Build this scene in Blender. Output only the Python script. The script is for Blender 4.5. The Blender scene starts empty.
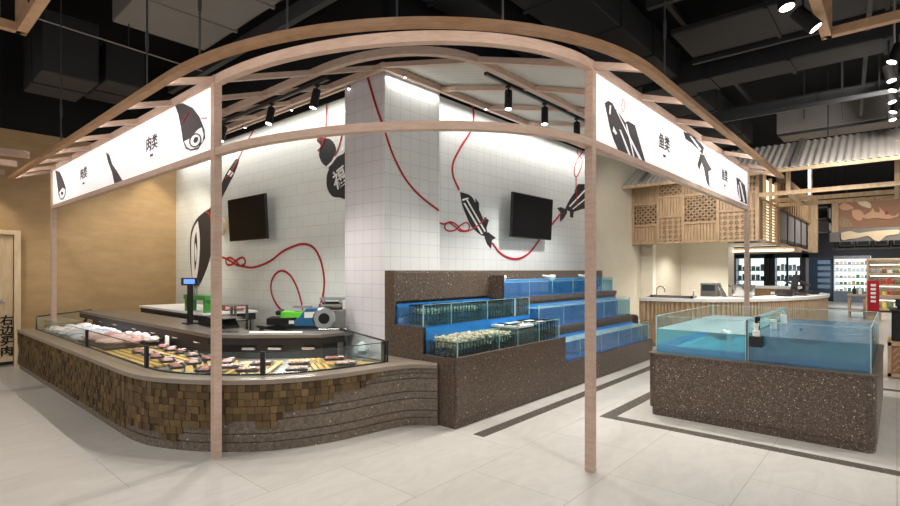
import bpy, math, random
from mathutils import Vector, Matrix, noise
random.seed(7)
S = bpy.context.scene
COL = S.collection
PI = math.pi
# ---------------------------------------------------------------- survey helpers (camera at 1.5 m, axes along the walls)
FPX, HOR = 511.0, 270.5
def ray(x):
    u = (x-450)/FPX
    return (.7527+.6584*u, .6585-.7526*u)
def pz(x, y, z):
    D = (1.5-z)*FPX/(y-HOR); r = ray(x); return (r[0]*D, r[1]*D)
def onx(x, y, X):
    r = ray(x); D = X/r[0]; return (r[1]*D, 1.5+(HOR-y)*D/FPX)
def ony(x, y, Y):
    r = ray(x); D = Y/r[1]; return (r[0]*D, 1.5+(HOR-y)*D/FPX)
# ---------------------------------------------------------------- materials
def lin(c):
    c /= 255.0
    return c/12.92 if c <= .04045 else ((c+.055)/1.055)**2.4
def C(r, g, b): return (lin(r), lin(g), lin(b), 1)
MATS = {}
def newmat(name):
    m = bpy.data.materials.new(name); m.use_nodes = True
    nt = m.node_tree
    for n in list(nt.nodes): nt.nodes.remove(n)
    out = nt.nodes.new('ShaderNodeOutputMaterial')
    MATS[name] = m
    return m, nt, out
def node(nt, t, **kw):
    n = nt.nodes.new(t)
    for k, v in kw.items():
        if k.startswith('i_'): n.inputs[k[2:].replace('_', ' ')].default_value = v
        else: setattr(n, k, v)
    return n
def principled(nt, out, col, rough=.5, metal=0, spec=.5):
    p = nt.nodes.new('ShaderNodeBsdfPrincipled')
    p.inputs['Base Color'].default_value = col
    p.inputs['Roughness'].default_value = rough
    p.inputs['Metallic'].default_value = metal
    p.inputs['Specular IOR Level'].default_value = spec
    nt.links.new(p.outputs[0], out.inputs[0])
    return p
def plain(name, col, rough=.5, metal=0, spec=.5, var=.08, scale=6, emit=0):
    m, nt, out = newmat(name)
    p = principled(nt, out, col, rough, metal, spec)
    tc = node(nt, 'ShaderNodeTexCoord')
    nz = node(nt, 'ShaderNodeTexNoise', i_Scale=scale, i_Detail=4.0)
    nt.links.new(tc.outputs['Object'], nz.inputs['Vector'])
    mr = node(nt, 'ShaderNodeMapRange')
    mr.inputs[3].default_value = 1-var; mr.inputs[4].default_value = 1+var
    nt.links.new(nz.outputs[0], mr.inputs[0])
    mx = node(nt, 'ShaderNodeMix', data_type='RGBA', blend_type='MULTIPLY')
    mx.inputs[0].default_value = 1; mx.inputs[6].default_value = col
    nt.links.new(mr.outputs[0], mx.inputs[7])
    nt.links.new(mx.outputs[2], p.inputs['Base Color'])
    if emit:
        nt.links.new(mx.outputs[2], p.inputs['Emission Color']); p.inputs['Emission Strength'].default_value = emit
    return m
def emis(name, col, s):
    m, nt, out = newmat(name)
    e = node(nt, 'ShaderNodeEmission'); e.inputs[0].default_value = col; e.inputs[1].default_value = s
    nt.links.new(e.outputs[0], out.inputs[0]); return m
def wood(name, c1, c2, rough=.5, sc=(3, 3, 3), amt=1.0):
    m, nt, out = newmat(name)
    p = principled(nt, out, c1, rough, 0, .35)
    tc = node(nt, 'ShaderNodeTexCoord'); mp = node(nt, 'ShaderNodeMapping')
    mp.inputs['Scale'].default_value = sc
    nt.links.new(tc.outputs['Object'], mp.inputs[0])
    nz = node(nt, 'ShaderNodeTexNoise', i_Scale=4.0, i_Detail=6.0, i_Distortion=.6)
    nt.links.new(mp.outputs[0], nz.inputs['Vector'])
    cr = node(nt, 'ShaderNodeValToRGB')
    cr.color_ramp.elements[0].color = c2; cr.color_ramp.elements[1].color = c1
    cr.color_ramp.elements[0].position = .35; cr.color_ramp.elements[1].position = .65
    nt.links.new(nz.outputs[0], cr.inputs[0]); nt.links.new(cr.outputs[0], p.inputs['Base Color'])
    return m
def tilemat(name, axis, col, mort, w, h, offset=0.0):
    m, nt, out = newmat(name)
    p = principled(nt, out, col, .22, 0, .5)
    g = node(nt, 'ShaderNodeNewGeometry'); sp = node(nt, 'ShaderNodeSeparateXYZ'); cb = node(nt, 'ShaderNodeCombineXYZ')
    nt.links.new(g.outputs['Position'], sp.inputs[0])
    nt.links.new(sp.outputs[1 if axis == 'x' else 0], cb.inputs[0]); nt.links.new(sp.outputs[2], cb.inputs[1])
    b = node(nt, 'ShaderNodeTexBrick'); b.offset = offset; b.squash = 1
    b.inputs['Color1'].default_value = col
    b.inputs['Color2'].default_value = tuple(x*.965 for x in col[:3])+(1,)
    b.inputs['Mortar'].default_value = mort
    b.inputs['Scale'].default_value = 1; b.inputs['Mortar Size'].default_value = .0035
    b.inputs['Mortar Smooth'].default_value = .3
    b.inputs['Brick Width'].default_value = w; b.inputs['Row Height'].default_value = h
    nt.links.new(cb.outputs[0], b.inputs['Vector']); nt.links.new(b.outputs[0], p.inputs['Base Color'])
    bp = node(nt, 'ShaderNodeBump'); bp.inputs['Strength'].default_value = .25; bp.inputs['Distance'].default_value = .004
    bp.invert = True
    nt.links.new(b.outputs['Fac'], bp.inputs['Height']); nt.links.new(bp.outputs[0], p.inputs['Normal'])
    return m
def terrazzo(name, base, rough=.35):
    m, nt, out = newmat(name)
    p = principled(nt, out, base, rough, 0, .45)
    g = node(nt, 'ShaderNodeNewGeometry')
    last = None
    nz = node(nt, 'ShaderNodeTexNoise', i_Scale=35.0, i_Detail=3.0)
    nt.links.new(g.outputs['Position'], nz.inputs['Vector'])
    cr = node(nt, 'ShaderNodeValToRGB')
    cr.color_ramp.elements[0].color = tuple(x*.6 for x in base[:3])+(1,)
    cr.color_ramp.elements[1].color = tuple(min(1, x*1.5) for x in base[:3])+(1,)
    cr.color_ramp.elements[0].position = .3; cr.color_ramp.elements[1].position = .7
    nt.links.new(nz.outputs[0], cr.inputs[0]); last = cr.outputs[0]
    for sc, pick, size, colr in ((75, .80, .34, C(158, 142, 124)), (120, .62, .42, C(118, 101, 86)), (42, .955, .27, C(205, 196, 180))):
        v = node(nt, 'ShaderNodeTexVoronoi', i_Scale=float(sc))
        nt.links.new(g.outputs['Position'], v.inputs['Vector'])
        sx = node(nt, 'ShaderNodeSeparateColor'); nt.links.new(v.outputs['Color'], sx.inputs[0])
        a = node(nt, 'ShaderNodeMath', operation='GREATER_THAN'); a.inputs[1].default_value = pick
        nt.links.new(sx.outputs[0], a.inputs[0])
        d = node(nt, 'ShaderNodeMath', operation='LESS_THAN'); d.inputs[1].default_value = size
        nt.links.new(v.outputs['Distance'], d.inputs[0])
        mu = node(nt, 'ShaderNodeMath', operation='MULTIPLY')
        nt.links.new(a.outputs[0], mu.inputs[0]); nt.links.new(d.outputs[0], mu.inputs[1])
        mx = node(nt, 'ShaderNodeMix', data_type='RGBA')
        mx.inputs[7].default_value = colr
        nt.links.new(mu.outputs[0], mx.inputs[0]); nt.links.new(last, mx.inputs[6]); last = mx.outputs[2]
    nt.links.new(last, p.inputs['Base Color'])
    return m
def glassmat(name, tint, base=.04, extra=.05):
    m, nt, out = newmat(name)
    t = node(nt, 'ShaderNodeBsdfTransparent'); t.inputs[0].default_value = tint
    g = node(nt, 'ShaderNodeBsdfGlossy'); g.inputs['Roughness'].default_value = .03; g.inputs[0].default_value = (.95, 1, 1, 1)
    lw = node(nt, 'ShaderNodeLayerWeight'); lw.inputs[0].default_value = .5
    pw = node(nt, 'ShaderNodeMath', operation='POWER'); pw.inputs[1].default_value = 4.5
    nt.links.new(lw.outputs['Facing'], pw.inputs[0])
    mr = node(nt, 'ShaderNodeMath', operation='MULTIPLY_ADD'); mr.inputs[1].default_value = .22; mr.inputs[2].default_value = extra; mr.use_clamp = True
    nt.links.new(pw.outputs[0], mr.inputs[0])
    mx = node(nt, 'ShaderNodeMixShader')
    nt.links.new(mr.outputs[0], mx.inputs[0]); nt.links.new(t.outputs[0], mx.inputs[1]); nt.links.new(g.outputs[0], mx.inputs[2])
    nt.links.new(mx.outputs[0], out.inputs[0])
    return m
def watermat(name, tint, milky, fac):
    m, nt, out = newmat(name)
    t = node(nt, 'ShaderNodeBsdfTransparent'); t.inputs[0].default_value = tint
    d = node(nt, 'ShaderNodeBsdfDiffuse'); d.inputs[0].default_value = milky
    tl = node(nt, 'ShaderNodeBsdfTranslucent'); tl.inputs[0].default_value = milky
    dd = node(nt, 'ShaderNodeMixShader'); dd.inputs[0].default_value = .5
    nt.links.new(d.outputs[0], dd.inputs[1]); nt.links.new(tl.outputs[0], dd.inputs[2])
    a = node(nt, 'ShaderNodeMixShader'); a.inputs[0].default_value = fac
    nt.links.new(t.outputs[0], a.inputs[1]); nt.links.new(dd.outputs[0], a.inputs[2])
    g = node(nt, 'ShaderNodeBsdfGlossy'); g.inputs['Roughness'].default_value = .06
    fr = node(nt, 'ShaderNodeLayerWeight'); fr.inputs[0].default_value = .5
    pw = node(nt, 'ShaderNodeMath', operation='POWER'); pw.inputs[1].default_value = 4.0
    nt.links.new(fr.outputs['Facing'], pw.inputs[0])
    ma = node(nt, 'ShaderNodeMath', operation='MULTIPLY_ADD'); ma.inputs[1].default_value = .6; ma.inputs[2].default_value = .03; ma.use_clamp = True
    nt.links.new(pw.outputs[0], ma.inputs[0])
    tc = node(nt, 'ShaderNodeNewGeometry'); nz = node(nt, 'ShaderNodeTexNoise', i_Scale=9.0, i_Detail=3.0)
    nt.links.new(tc.outputs['Position'], nz.inputs['Vector'])
    bp = node(nt, 'ShaderNodeBump'); bp.inputs['Strength'].default_value = .35; bp.inputs['Distance'].default_value = .03
    nt.links.new(nz.outputs[0], bp.inputs['Height']); nt.links.new(bp.outputs[0], g.inputs['Normal'])
    mx = node(nt, 'ShaderNodeMixShader')
    nt.links.new(ma.outputs[0], mx.inputs[0]); nt.links.new(a.outputs[0], mx.inputs[1]); nt.links.new(g.outputs[0], mx.inputs[2])
    nt.links.new(mx.outputs[0], out.inputs[0])
    return m
def attrmat(name, ramp, rough=.6, spec=.3, noise_amt=.25):
    """colour of each block from its own random number stored on the mesh"""
    m, nt, out = newmat(name)
    p = principled(nt, out, ramp[0], rough, 0, spec)
    at = node(nt, 'ShaderNodeAttribute'); at.attribute_name = 'rnd'
    cr = node(nt, 'ShaderNodeValToRGB')
    els = cr.color_ramp.elements
    els[0].color = ramp[0]; els[1].color = ramp[-1]
    for i, c in enumerate(ramp[1:-1]):
        e = els.new((i+1)/(len(ramp)-1)); e.color = c
    nt.links.new(at.outputs['Fac'], cr.inputs[0])
    g = node(nt, 'ShaderNodeNewGeometry'); nz = node(nt, 'ShaderNodeTexNoise', i_Scale=60.0, i_Detail=4.0)
    nt.links.new(g.outputs['Position'], nz.inputs['Vector'])
    mr = node(nt, 'ShaderNodeMapRange'); mr.inputs[3].default_value = 1-noise_amt; mr.inputs[4].default_value = 1+noise_amt
    nt.links.new(nz.outputs[0], mr.inputs[0])
    mx = node(nt, 'ShaderNodeMix', data_type='RGBA', blend_type='MULTIPLY'); mx.inputs[0].default_value = 1
    nt.links.new(cr.outputs[0], mx.inputs[6]); nt.links.new(mr.outputs[0], mx.inputs[7])
    nt.links.new(mx.outputs[2], p.inputs['Base Color'])
    return m
def floormat():
    m, nt, out = newmat('floor_tile')
    p = principled(nt, out, C(205, 198, 187), .3, 0, .4)
    g = node(nt, 'ShaderNodeNewGeometry')
    b = node(nt, 'ShaderNodeTexBrick'); b.offset = .5
    b.inputs['Color1'].default_value = C(195, 190, 183); b.inputs['Color2'].default_value = C(190, 185, 177)
    b.inputs['Mortar'].default_value = C(158, 152, 144); b.inputs['Scale'].default_value = 1
    b.inputs['Mortar Size'].default_value = .003; b.inputs['Brick Width'].default_value = 1.2; b.inputs['Row Height'].default_value = .8
    nt.links.new(g.outputs['Position'], b.inputs['Vector'])
    nz = node(nt, 'ShaderNodeTexNoise', i_Scale=2.2, i_Detail=9.0, i_Roughness=.65, i_Distortion=1.8)
    mp = node(nt, 'ShaderNodeMapping'); mp.inputs['Scale'].default_value = (1, 2.2, 1)
    nt.links.new(g.outputs['Position'], mp.inputs[0]); nt.links.new(mp.outputs[0], nz.inputs['Vector'])
    mr = node(nt, 'ShaderNodeMapRange'); mr.inputs[1].default_value = .3; mr.inputs[2].default_value = .7
    mr.inputs[3].default_value = .9; mr.inputs[4].default_value = 1.06
    nt.links.new(nz.outputs[0], mr.inputs[0])
    mx = node(nt, 'ShaderNodeMix', data_type='RGBA', blend_type='MULTIPLY'); mx.inputs[0].default_value = 1
    nt.links.new(b.outputs[0], mx.inputs[6]); nt.links.new(mr.outputs[0], mx.inputs[7])
    nt.links.new(mx.outputs[2], p.inputs['Base Color'])
    return m
def plaster(name, c1, c2, scale=3.0, bump=.3):
    m, nt, out = newmat(name)
    p = principled(nt, out, c1, .55, 0, .3)
    g = node(nt, 'ShaderNodeNewGeometry')
    mp = node(nt, 'ShaderNodeMapping'); mp.inputs['Scale'].default_value = (1, 1, 3)
    nt.links.new(g.outputs['Position'], mp.inputs[0])
    nz = node(nt, 'ShaderNodeTexNoise', i_Scale=scale, i_Detail=8.0, i_Roughness=.7)
    nt.links.new(mp.outputs[0], nz.inputs['Vector'])
    cr = node(nt, 'ShaderNodeValToRGB'); cr.color_ramp.elements[0].color = c2; cr.color_ramp.elements[1].color = c1
    cr.color_ramp.elements[0].position = .3; cr.color_ramp.elements[1].position = .7
    nt.links.new(nz.outputs[0], cr.inputs[0]); nt.links.new(cr.outputs[0], p.inputs['Base Color'])
    bp = node(nt, 'ShaderNodeBump'); bp.inputs['Strength'].default_value = bump; bp.inputs['Distance'].default_value = .02
    nt.links.new(nz.outputs[0], bp.inputs['Height']); nt.links.new(bp.outputs[0], p.inputs['Normal'])
    return m

M_FLOOR = floormat()
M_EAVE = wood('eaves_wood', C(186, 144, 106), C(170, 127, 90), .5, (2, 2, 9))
M_WOOD = wood('canopy_wood', C(204, 177, 159), C(192, 163, 143), .5, (2, 2, 9))
M_OAK = wood('pale_oak', C(200, 172, 138), C(180, 151, 116), .5, (4, 4, 1))
M_OAKD = wood('oak_lattice', C(170, 142, 110), C(150, 122, 92), .5, (4, 4, 1))
M_FRAMEW = wood('frame_wood', C(208, 168, 130), C(190, 149, 112), .5, (2, 2, 2))
M_OAKS = wood('oak_gap_shade', C(122, 100, 78), C(108, 86, 66), .6, (4, 4, 1))  # oak darkened so the gaps behind lattice and slats read as shade
M_CAB = wood('cabinet_oak', C(178, 151, 121), C(160, 133, 104), .5, (4, 4, 1))
M_SLAT = wood('slat_wood', C(226, 186, 112), C(205, 160, 85), .45, (6, 1, 6))
M_TERR = terrazzo('brown_terrazzo', C(84, 70, 60))
M_TERR2 = terrazzo('grey_terrazzo', C(104, 92, 80))
M_SILL = plain('sill_stone', C(140, 127, 113), .3, 0, .5, .12, 12)
M_STRIP = terrazzo('dark_strip_stone', C(74, 68, 62), .4)
M_TILEX = tilemat('white_tile_left', 'x', C(233, 236, 230), C(210, 213, 208), .30, .15, .5)
M_TILEP = tilemat('white_tile_pier_side', 'x', C(226, 222, 226), C(198, 195, 198), .15, .15, 0)
M_TILEY = tilemat('white_tile_right', 'y', C(226, 228, 226), C(200, 202, 201), .15, .15, 0)
M_OCHRE = plaster('ochre_plaster', C(188, 157, 116), C(170, 139, 99), 2.2, .35)
M_CREAM = plaster('cream_plaster', C(228, 222, 206), C(220, 213, 196), 2.0, .05)
M_CREAMSH = plaster('cream_plaster_shaded', C(196, 188, 170), C(188, 180, 161), 2.0, .05)  # darker copy of the cream plaster, shade put into the side-facing walls
M_BLACKC = plain('black_ceiling', C(30, 30, 31), .85, 0, .2, .2, 3)
M_DUCT = plain('black_duct', C(46, 46, 47), .6, 0, .35, .15, 3)
M_DUCTG = plain('grey_duct', C(128, 123, 118), .6, 0, .35, .12, 2)
M_BAR = plain('black_steel', C(50, 50, 51), .45, 0, .5, .1, 8)
M_BLACK = plain('black_plastic', C(22, 22, 24), .35, 0, .5, .1, 8)
M_BLACKM = plain('black_matte', C(26, 24, 24), .65, 0, .3, .1, 8)
M_SCREEN = plain('screen_black', C(10, 10, 12), .4, 0, .1, .05, 8)
M_STEEL = plain('steel', C(190, 190, 188), .25, 1, .5, .08, 20)
M_STEELD = plain('dull_steel', C(150, 148, 144), .35, 1, .5, .1, 20)
M_ZINC = plain('grey_case_top', C(140, 134, 128), .3, .6, .5, .08, 10)
M_TROUGH = plain('trough_steel', C(150, 152, 150), .35, .3, .5, .1, 10)
M_CASE = plain('case_black', C(34, 31, 32), .4, 0, .5, .15, 10)
M_WHITE = plain('white_paint', C(238, 236, 232), .45, 0, .4, .03, 8)
M_SIGN = plain('sign_white', C(240, 237, 238), .5, 0, .3, .015, 3, emit=.42)  # some glow added to the white so the sign boards look brightly lit
M_INK = plain('ink_charcoal', C(76, 71, 75), .6, 0, .3, .2, 30)
M_INKB = plain('mural_black', C(44, 43, 45), .5, 0, .3, .25, 40)
M_RED = plain('rope_red', C(178, 28, 40), .5, 0, .4, .06, 20)
M_BLUE = plain('tank_blue', C(30, 128, 206), .35, 0, .5, .1, 5)
M_GREEN = plain('green_paint', C(64, 150, 62), .4, 0, .5, .08, 10)
M_LIME = plain('lime_green', C(110, 220, 60), .4, 0, .5, .06, 10)
M_MBLUE = plain('machine_blue', C(38, 100, 138), .35, 0, .5, .1, 10)
M_ROOF = plain('roof_sheet', C(196, 192, 184), .5, 0, .4, .06, 5)
M_AWN = plain('awning_sheet', C(196, 188, 180), .55, 0, .3, .1, 4)
M_GLASS = glassmat('clear_glass', (.94, .985, .975, 1), .04, .045)
M_GEDGE = plain('glass_edge', C(168, 198, 196), .2, 0, .5, .05, 10)
M_GRIM = plain('glass_rim_dark', C(42, 48, 48), .2, 0, .5, .05, 10)
M_WATC = watermat('cyan_water', (.58, .90, .95, 1), C(170, 226, 236), .34)
M_WATD = watermat('teal_water', (.55, .78, .86, 1), C(140, 180, 190), .42)
M_SURFC = watermat('cyan_surface', (.7, .93, .97, 1), C(222, 240, 242), .6)  # whitened sheet: light and reflections on the water put into its colour
M_SURFD = watermat('teal_surface', (.6, .8, .92, 1), C(150, 190, 216), .4)
M_WATB = watermat('blue_water', (.72, .92, .99, 1), C(130, 200, 235), .2)
M_WATL = watermat('clear_water', (.78, .92, .95, 1), C(190, 215, 215), .10)
M_PVC = plain('white_pvc', C(232, 232, 226), .4, 0, .4, .04, 10)
M_MEAT = attrmat('raw_meat', [C(128, 44, 46), C(176, 84, 80), C(226, 188, 180), C(196, 122, 112)], .3, .5, .35)
M_PORK = attrmat('pork_slab', [C(186, 126, 122), C(222, 186, 178), C(238, 220, 212), C(150, 78, 82)], .3, .5, .3)
M_BAG = attrmat('plastic_wrapped_meat', [C(236, 236, 240), C(214, 222, 236), C(240, 224, 220), C(196, 208, 226)], .2, .6, .2)
M_SHELL = attrmat('clam_shell', [C(236, 228, 205), C(214, 204, 176), C(170, 160, 132), C(246, 240, 224)], .45, .4, .2)
M_MUSSEL = attrmat('dark_shell', [C(40, 40, 40), C(70, 66, 58), C(96, 88, 74), C(30, 32, 34)], .35, .5, .3)
M_BLOCK = attrmat('wood_blocks', [C(66, 51, 34), C(96, 77, 50), C(114, 92, 60), C(82, 64, 43), C(128, 104, 70)], .6, .25, .25)
M_FISH = plain('fish_skin', C(120, 116, 84), .35, 0, .5, .2, 20)
M_LED = emis('led_white', (1, .97, .9, 1), 6)
M_STRIPL = emis('eaves_led', (1,.93,.88,1), 30)
M_LEDS = emis('spot_lens', (1, .97, .92, 1), 9)
M_COOL = emis('cooler_glow', (.84, .94, 1, 1), 1.3)
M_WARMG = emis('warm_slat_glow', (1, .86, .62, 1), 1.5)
M_BLUELCD = emis('lcd_blue', (.12, .25, .9, 1), 1.6)
M_PINKM = plain('mural_salmon', C(214, 164, 130), .6, 0, .3, .1, 6)
M_TANM = plain('mural_tan', C(160, 118, 88), .6, 0, .3, .12, 6)
M_CRM = plain('mural_cream', C(226, 204, 168), .6, 0, .3, .08, 6)
M_REDB = plain('banner_red', C(176, 28, 34), .5, 0, .4, .05, 8)
M_FRIDGE = plain('fridge_dark', C(52, 58, 64), .35, .2, .5, .08, 8)
M_PLINTH = plain('cooler_plinth_steel', C(120, 132, 146), .35, .3, .5, .05, 8)
PROD = [plain('package_'+n, C(*c), .5, 0, .4, .06, 12) for n, c in
        (('white', (236, 236, 234)), ('yellow', (214, 186, 92)), ('green', (98, 140, 84)), ('blue', (72, 108, 170)),
         ('red', (176, 62, 52)), ('brown', (122, 92, 64)), ('grey', (160, 164, 166)))]
PRODN = ['white', 'yellow', 'green', 'blue', 'red', 'brown', 'grey']
# ---------------------------------------------------------------- mesh builder
class MB:
    def __init__(s): s.v = []; s.f = []; s.r = []
    def add(s, vs, fs, rnd=0.0):
        o = len(s.v); s.v += [tuple(v) for v in vs]; s.f += [tuple(i+o for i in f) for f in fs]; s.r += [rnd]*len(fs); return s
    def box(s, x0, x1, y0, y1, z0, z1, rnd=0.0):
        return s.add([(x0,y0,z0),(x1,y0,z0),(x1,y1,z0),(x0,y1,z0),(x0,y0,z1),(x1,y0,z1),(x1,y1,z1),(x0,y1,z1)],
                     [(0,3,2,1),(4,5,6,7),(0,1,5,4),(1,2,6,5),(2,3,7,6),(3,0,4,7)], rnd)
    def obox(s, c, u, v, w, rnd=0.0):
        """box about c with half-axis vectors u, v, w"""
        c, u, v, w = map(Vector, (c, u, v, w))
        vs = [c-u-v-w, c+u-v-w, c+u+v-w, c-u+v-w, c-u-v+w, c+u-v+w, c+u+v+w, c-u+v+w]
        return s.add(vs, [(0,3,2,1),(4,5,6,7),(0,1,5,4),(1,2,6,5),(2,3,7,6),(3,0,4,7)], rnd)
    def beam(s, a, b, w, h, rnd=0.0):
        a, b = Vector(a), Vector(b); d = b-a; u = d/2
        up = Vector((0,0,1)) if abs(d.normalized().z) < .95 else Vector((0,1,0))
        sd = d.cross(up).normalized()*(w/2); up2 = sd.cross(d).normalized()*(h/2)
        return s.obox((a+b)/2, u, sd, up2, rnd)
    def prism(s, poly, z0, z1, rnd=0.0):
        n = len(poly)
        vs = [(x,y,z0) for x,y in poly]+[(x,y,z1) for x,y in poly]
        return s.add(vs, [tuple(range(n-1,-1,-1)), tuple(range(n,2*n))]+[(i,(i+1)%n,n+(i+1)%n,n+i) for i in range(n)], rnd)
    def prism_on(s, poly, axis, d0, d1, rnd=0.0):
        """polygon (a, z) on plane axis = const, from depth d0 to d1"""
        n = len(poly)
        P = (lambda a,z,d: (d,a,z)) if axis == 'x' else (lambda a,z,d: (a,d,z))
        vs = [P(a,z,d0) for a,z in poly]+[P(a,z,d1) for a,z in poly]
        return s.add(vs, [tuple(range(n-1,-1,-1)), tuple(range(n,2*n))]+[(i,(i+1)%n,n+(i+1)%n,n+i) for i in range(n)], rnd)
    def tube(s, path, r, n=8, rnd=0.0, cap=True, flat=None):
        path = [Vector(p) for p in path]; rings = []
        rr = r if isinstance(r, (list, tuple)) else [r]*len(path)
        prev = None
        for i, p in enumerate(path):
            t = (path[min(i+1,len(path)-1)]-path[max(i-1,0)]).normalized()
            if prev is None:
                ref = Vector((0,0,1)) if abs(t.z) < .9 else Vector((1,0,0))
                a = t.cross(ref).normalized()
            else:
                a = (prev - t*prev.dot(t)).normalized()
            prev = a; b = t.cross(a)
            ring = []
            for k in range(n):
                q = p+(a*math.cos(2*PI*k/n)+b*math.sin(2*PI*k/n))*rr[i]
                if flat is not None:   # paint-thin on a wall: flatten along an axis
                    ax, val, th = flat; q[ax] = val+(q[ax]-p[ax])*th/rr[i]
                ring.append(q)
            rings.append(ring)
        vs = [q for ring in rings for q in ring]; fs = []
        for i in range(len(path)-1):
            for k in range(n):
                fs.append((i*n+k, i*n+(k+1)%n, (i+1)*n+(k+1)%n, (i+1)*n+k))
        if cap: fs += [tuple(range(n-1,-1,-1)), tuple(range((len(path)-1)*n, len(path)*n))]
        return s.add(vs, fs, rnd)
    def sweep(s, path, offs, closed=False):
        """rectangle-like profile offs [(side, z)] swept along a plan path [(x, y)] or [(x, y, z)]"""
        P = [Vector((p[0],p[1])) for p in path]; Z = [p[2] if len(p) > 2 else 0 for p in path]
        n = len(offs); vs = []
        for i, p in enumerate(P):
            if i == 0: t = P[1]-P[0]
            elif i == len(P)-1: t = P[-1]-P[-2]
            else:
                t1 = (P[i]-P[i-1]).normalized(); t2 = (P[i+1]-P[i]).normalized(); t = t1+t2
            t.normalize(); nrm = Vector((t.y,-t.x))
            k = 1.0
            if 0 < i < len(P)-1:
                c = t.dot((P[i+1]-P[i]).normalized()); k = 1/max(c,.5)
            for sd, z in offs: vs.append((p.x+nrm.x*sd*k, p.y+nrm.y*sd*k, Z[i]+z))
        fs = []
        for i in range(len(P)-1):
            for k in range(n): fs.append((i*n+k, i*n+(k+1)%n, (i+1)*n+(k+1)%n, (i+1)*n+k))
        fs += [tuple(range(n-1,-1,-1)), tuple(range((len(P)-1)*n, len(P)*n))]
        return s.add(vs, fs)
    def lathe(s, prof, c=(0,0,0), n=16, rnd=0.0, axis='z'):
        vs = []; m = len(prof)
        for k in range(n):
            a = 2*PI*k/n
            for r, z in prof:
                q = (r*math.cos(a), r*math.sin(a), z)
                if axis == 'x': q = (q[2], q[0], q[1])
                if axis == 'y': q = (q[1], q[2], q[0])
                vs.append((c[0]+q[0], c[1]+q[1], c[2]+q[2]))
        fs = [(k*m+i, ((k+1)%n)*m+i, ((k+1)%n)*m+i+1, k*m+i+1) for k in range(n) for i in range(m-1)]
        if prof[0][0] > 1e-5: fs.append(tuple(k*m for k in range(n-1,-1,-1)))
        if prof[-1][0] > 1e-5: fs.append(tuple(k*m+m-1 for k in range(n)))
        return s.add(vs, fs, rnd)
    def ball(s, c, r, seg=10, ring=6, rnd=0.0, rot=None, lump=0.0):
        vs = []; rx, ry, rz = r if isinstance(r,(tuple,list)) else (r,r,r)
        Mr = rot if rot else Matrix.Identity(3)
        off = Vector((random.random()*50, random.random()*50, random.random()*50))
        for i in range(ring+1):
            th = PI*i/ring
            for k in range(seg):
                ph = 2*PI*k/seg
                d = Vector((math.sin(th)*math.cos(ph), math.sin(th)*math.sin(ph), math.cos(th)))
                q = Vector((d.x*rx, d.y*ry, d.z*rz))
                if lump: q *= 1+lump*noise.noise(d*2.2+off)
                q = Mr @ q
                vs.append((c[0]+q.x, c[1]+q.y, c[2]+q.z))
        fs = [(i*seg+k, (i+1)*seg+k, (i+1)*seg+(k+1)%seg, i*seg+(k+1)%seg) for i in range(ring) for k in range(seg)]
        return s.add(vs, fs, rnd)
    def build(s, name, m, parent=None, smooth=False, bevel=0):
        me = bpy.data.meshes.new(name); me.from_pydata(s.v, [], s.f)
        me.materials.append(m)
        if any(s.r):
            a = me.attributes.new('rnd', 'FLOAT', 'FACE'); a.data.foreach_set('value', s.r)
        me.update()
        import bmesh as _b
        bm = _b.new(); bm.from_mesh(me); _b.ops.recalc_face_normals(bm, faces=bm.faces); bm.to_mesh(me); bm.free()
        if smooth:
            for p in me.polygons: p.use_smooth = True
            try: me.set_sharp_from_angle(angle=math.radians(38))
            except Exception: pass
        o = bpy.data.objects.new(name, me); COL.objects.link(o)
        if parent is not None: attach(o, parent)
        if bevel:
            b = o.modifiers.new('bevel', 'BEVEL'); b.width = bevel; b.segments = 2; b.limit_method = 'ANGLE'
        return o
WM = {}
def attach(o, parent):
    o.parent = parent; o.matrix_parent_inverse = WM.get(parent.name, Matrix.Identity(4)).inverted()
    WM[o.name] = Matrix.Identity(4)
def tag(o, label, cat, group=None, kind=None):
    o['label'] = label; o['category'] = cat
    if group: o['group'] = group
    if kind: o['kind'] = kind
    return o
def thing(name, label, cat, loc=(0,0,0), rz=0, group=None):
    o = bpy.data.objects.new(name, None); COL.objects.link(o)
    o.empty_display_size = .1
    o.location = loc; o.rotation_euler = (0,0,rz)
    WM[o.name] = Matrix.Translation(Vector(loc)) @ Matrix.Rotation(rz, 4, 'Z')
    return tag(o, label, cat, group)
def struct(name, mb, m, parent=None, **kw):
    o = mb.build(name, m, parent, **kw); o['kind'] = 'structure'; return o
def place(o, loc, rz=0):
    o.location = loc; o.rotation_euler = (0,0,rz); return o
def dup(root, loc, rz, label, group=None):
    kids = {}
    for q in list(bpy.data.objects):
        if q.parent: kids.setdefault(q.parent.name, []).append(q)
    def rec(o, par):
        c = o.copy(); COL.objects.link(c)
        if par: c.parent = par
        for k in kids.get(o.name, []): rec(k, c)
        return c
    r = rec(root, None); r.location = loc; r.rotation_euler = (0,0,rz); r['label'] = label
    if group: r['group'] = group
    return r
def text(name, body, size, mtx, m, parent, th=.003, bold=.0):
    cu = bpy.data.curves.new('lettering', 'FONT'); cu.body = body; cu.size = size; cu.extrude = th; cu.offset = bold
    cu.align_x = 'CENTER'; cu.align_y = 'CENTER'
    tmp = bpy.data.objects.new('lettering_source', cu); COL.objects.link(tmp)
    dg = bpy.context.evaluated_depsgraph_get(); dg.update()
    me = bpy.data.meshes.new_from_object(tmp.evaluated_get(dg))
    bpy.data.objects.remove(tmp); bpy.data.curves.remove(cu)
    me.transform(mtx); me.materials.clear(); me.materials.append(m)
    o = bpy.data.objects.new(name, me); COL.objects.link(o)
    if parent is not None: attach(o, parent)
    return o
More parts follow.
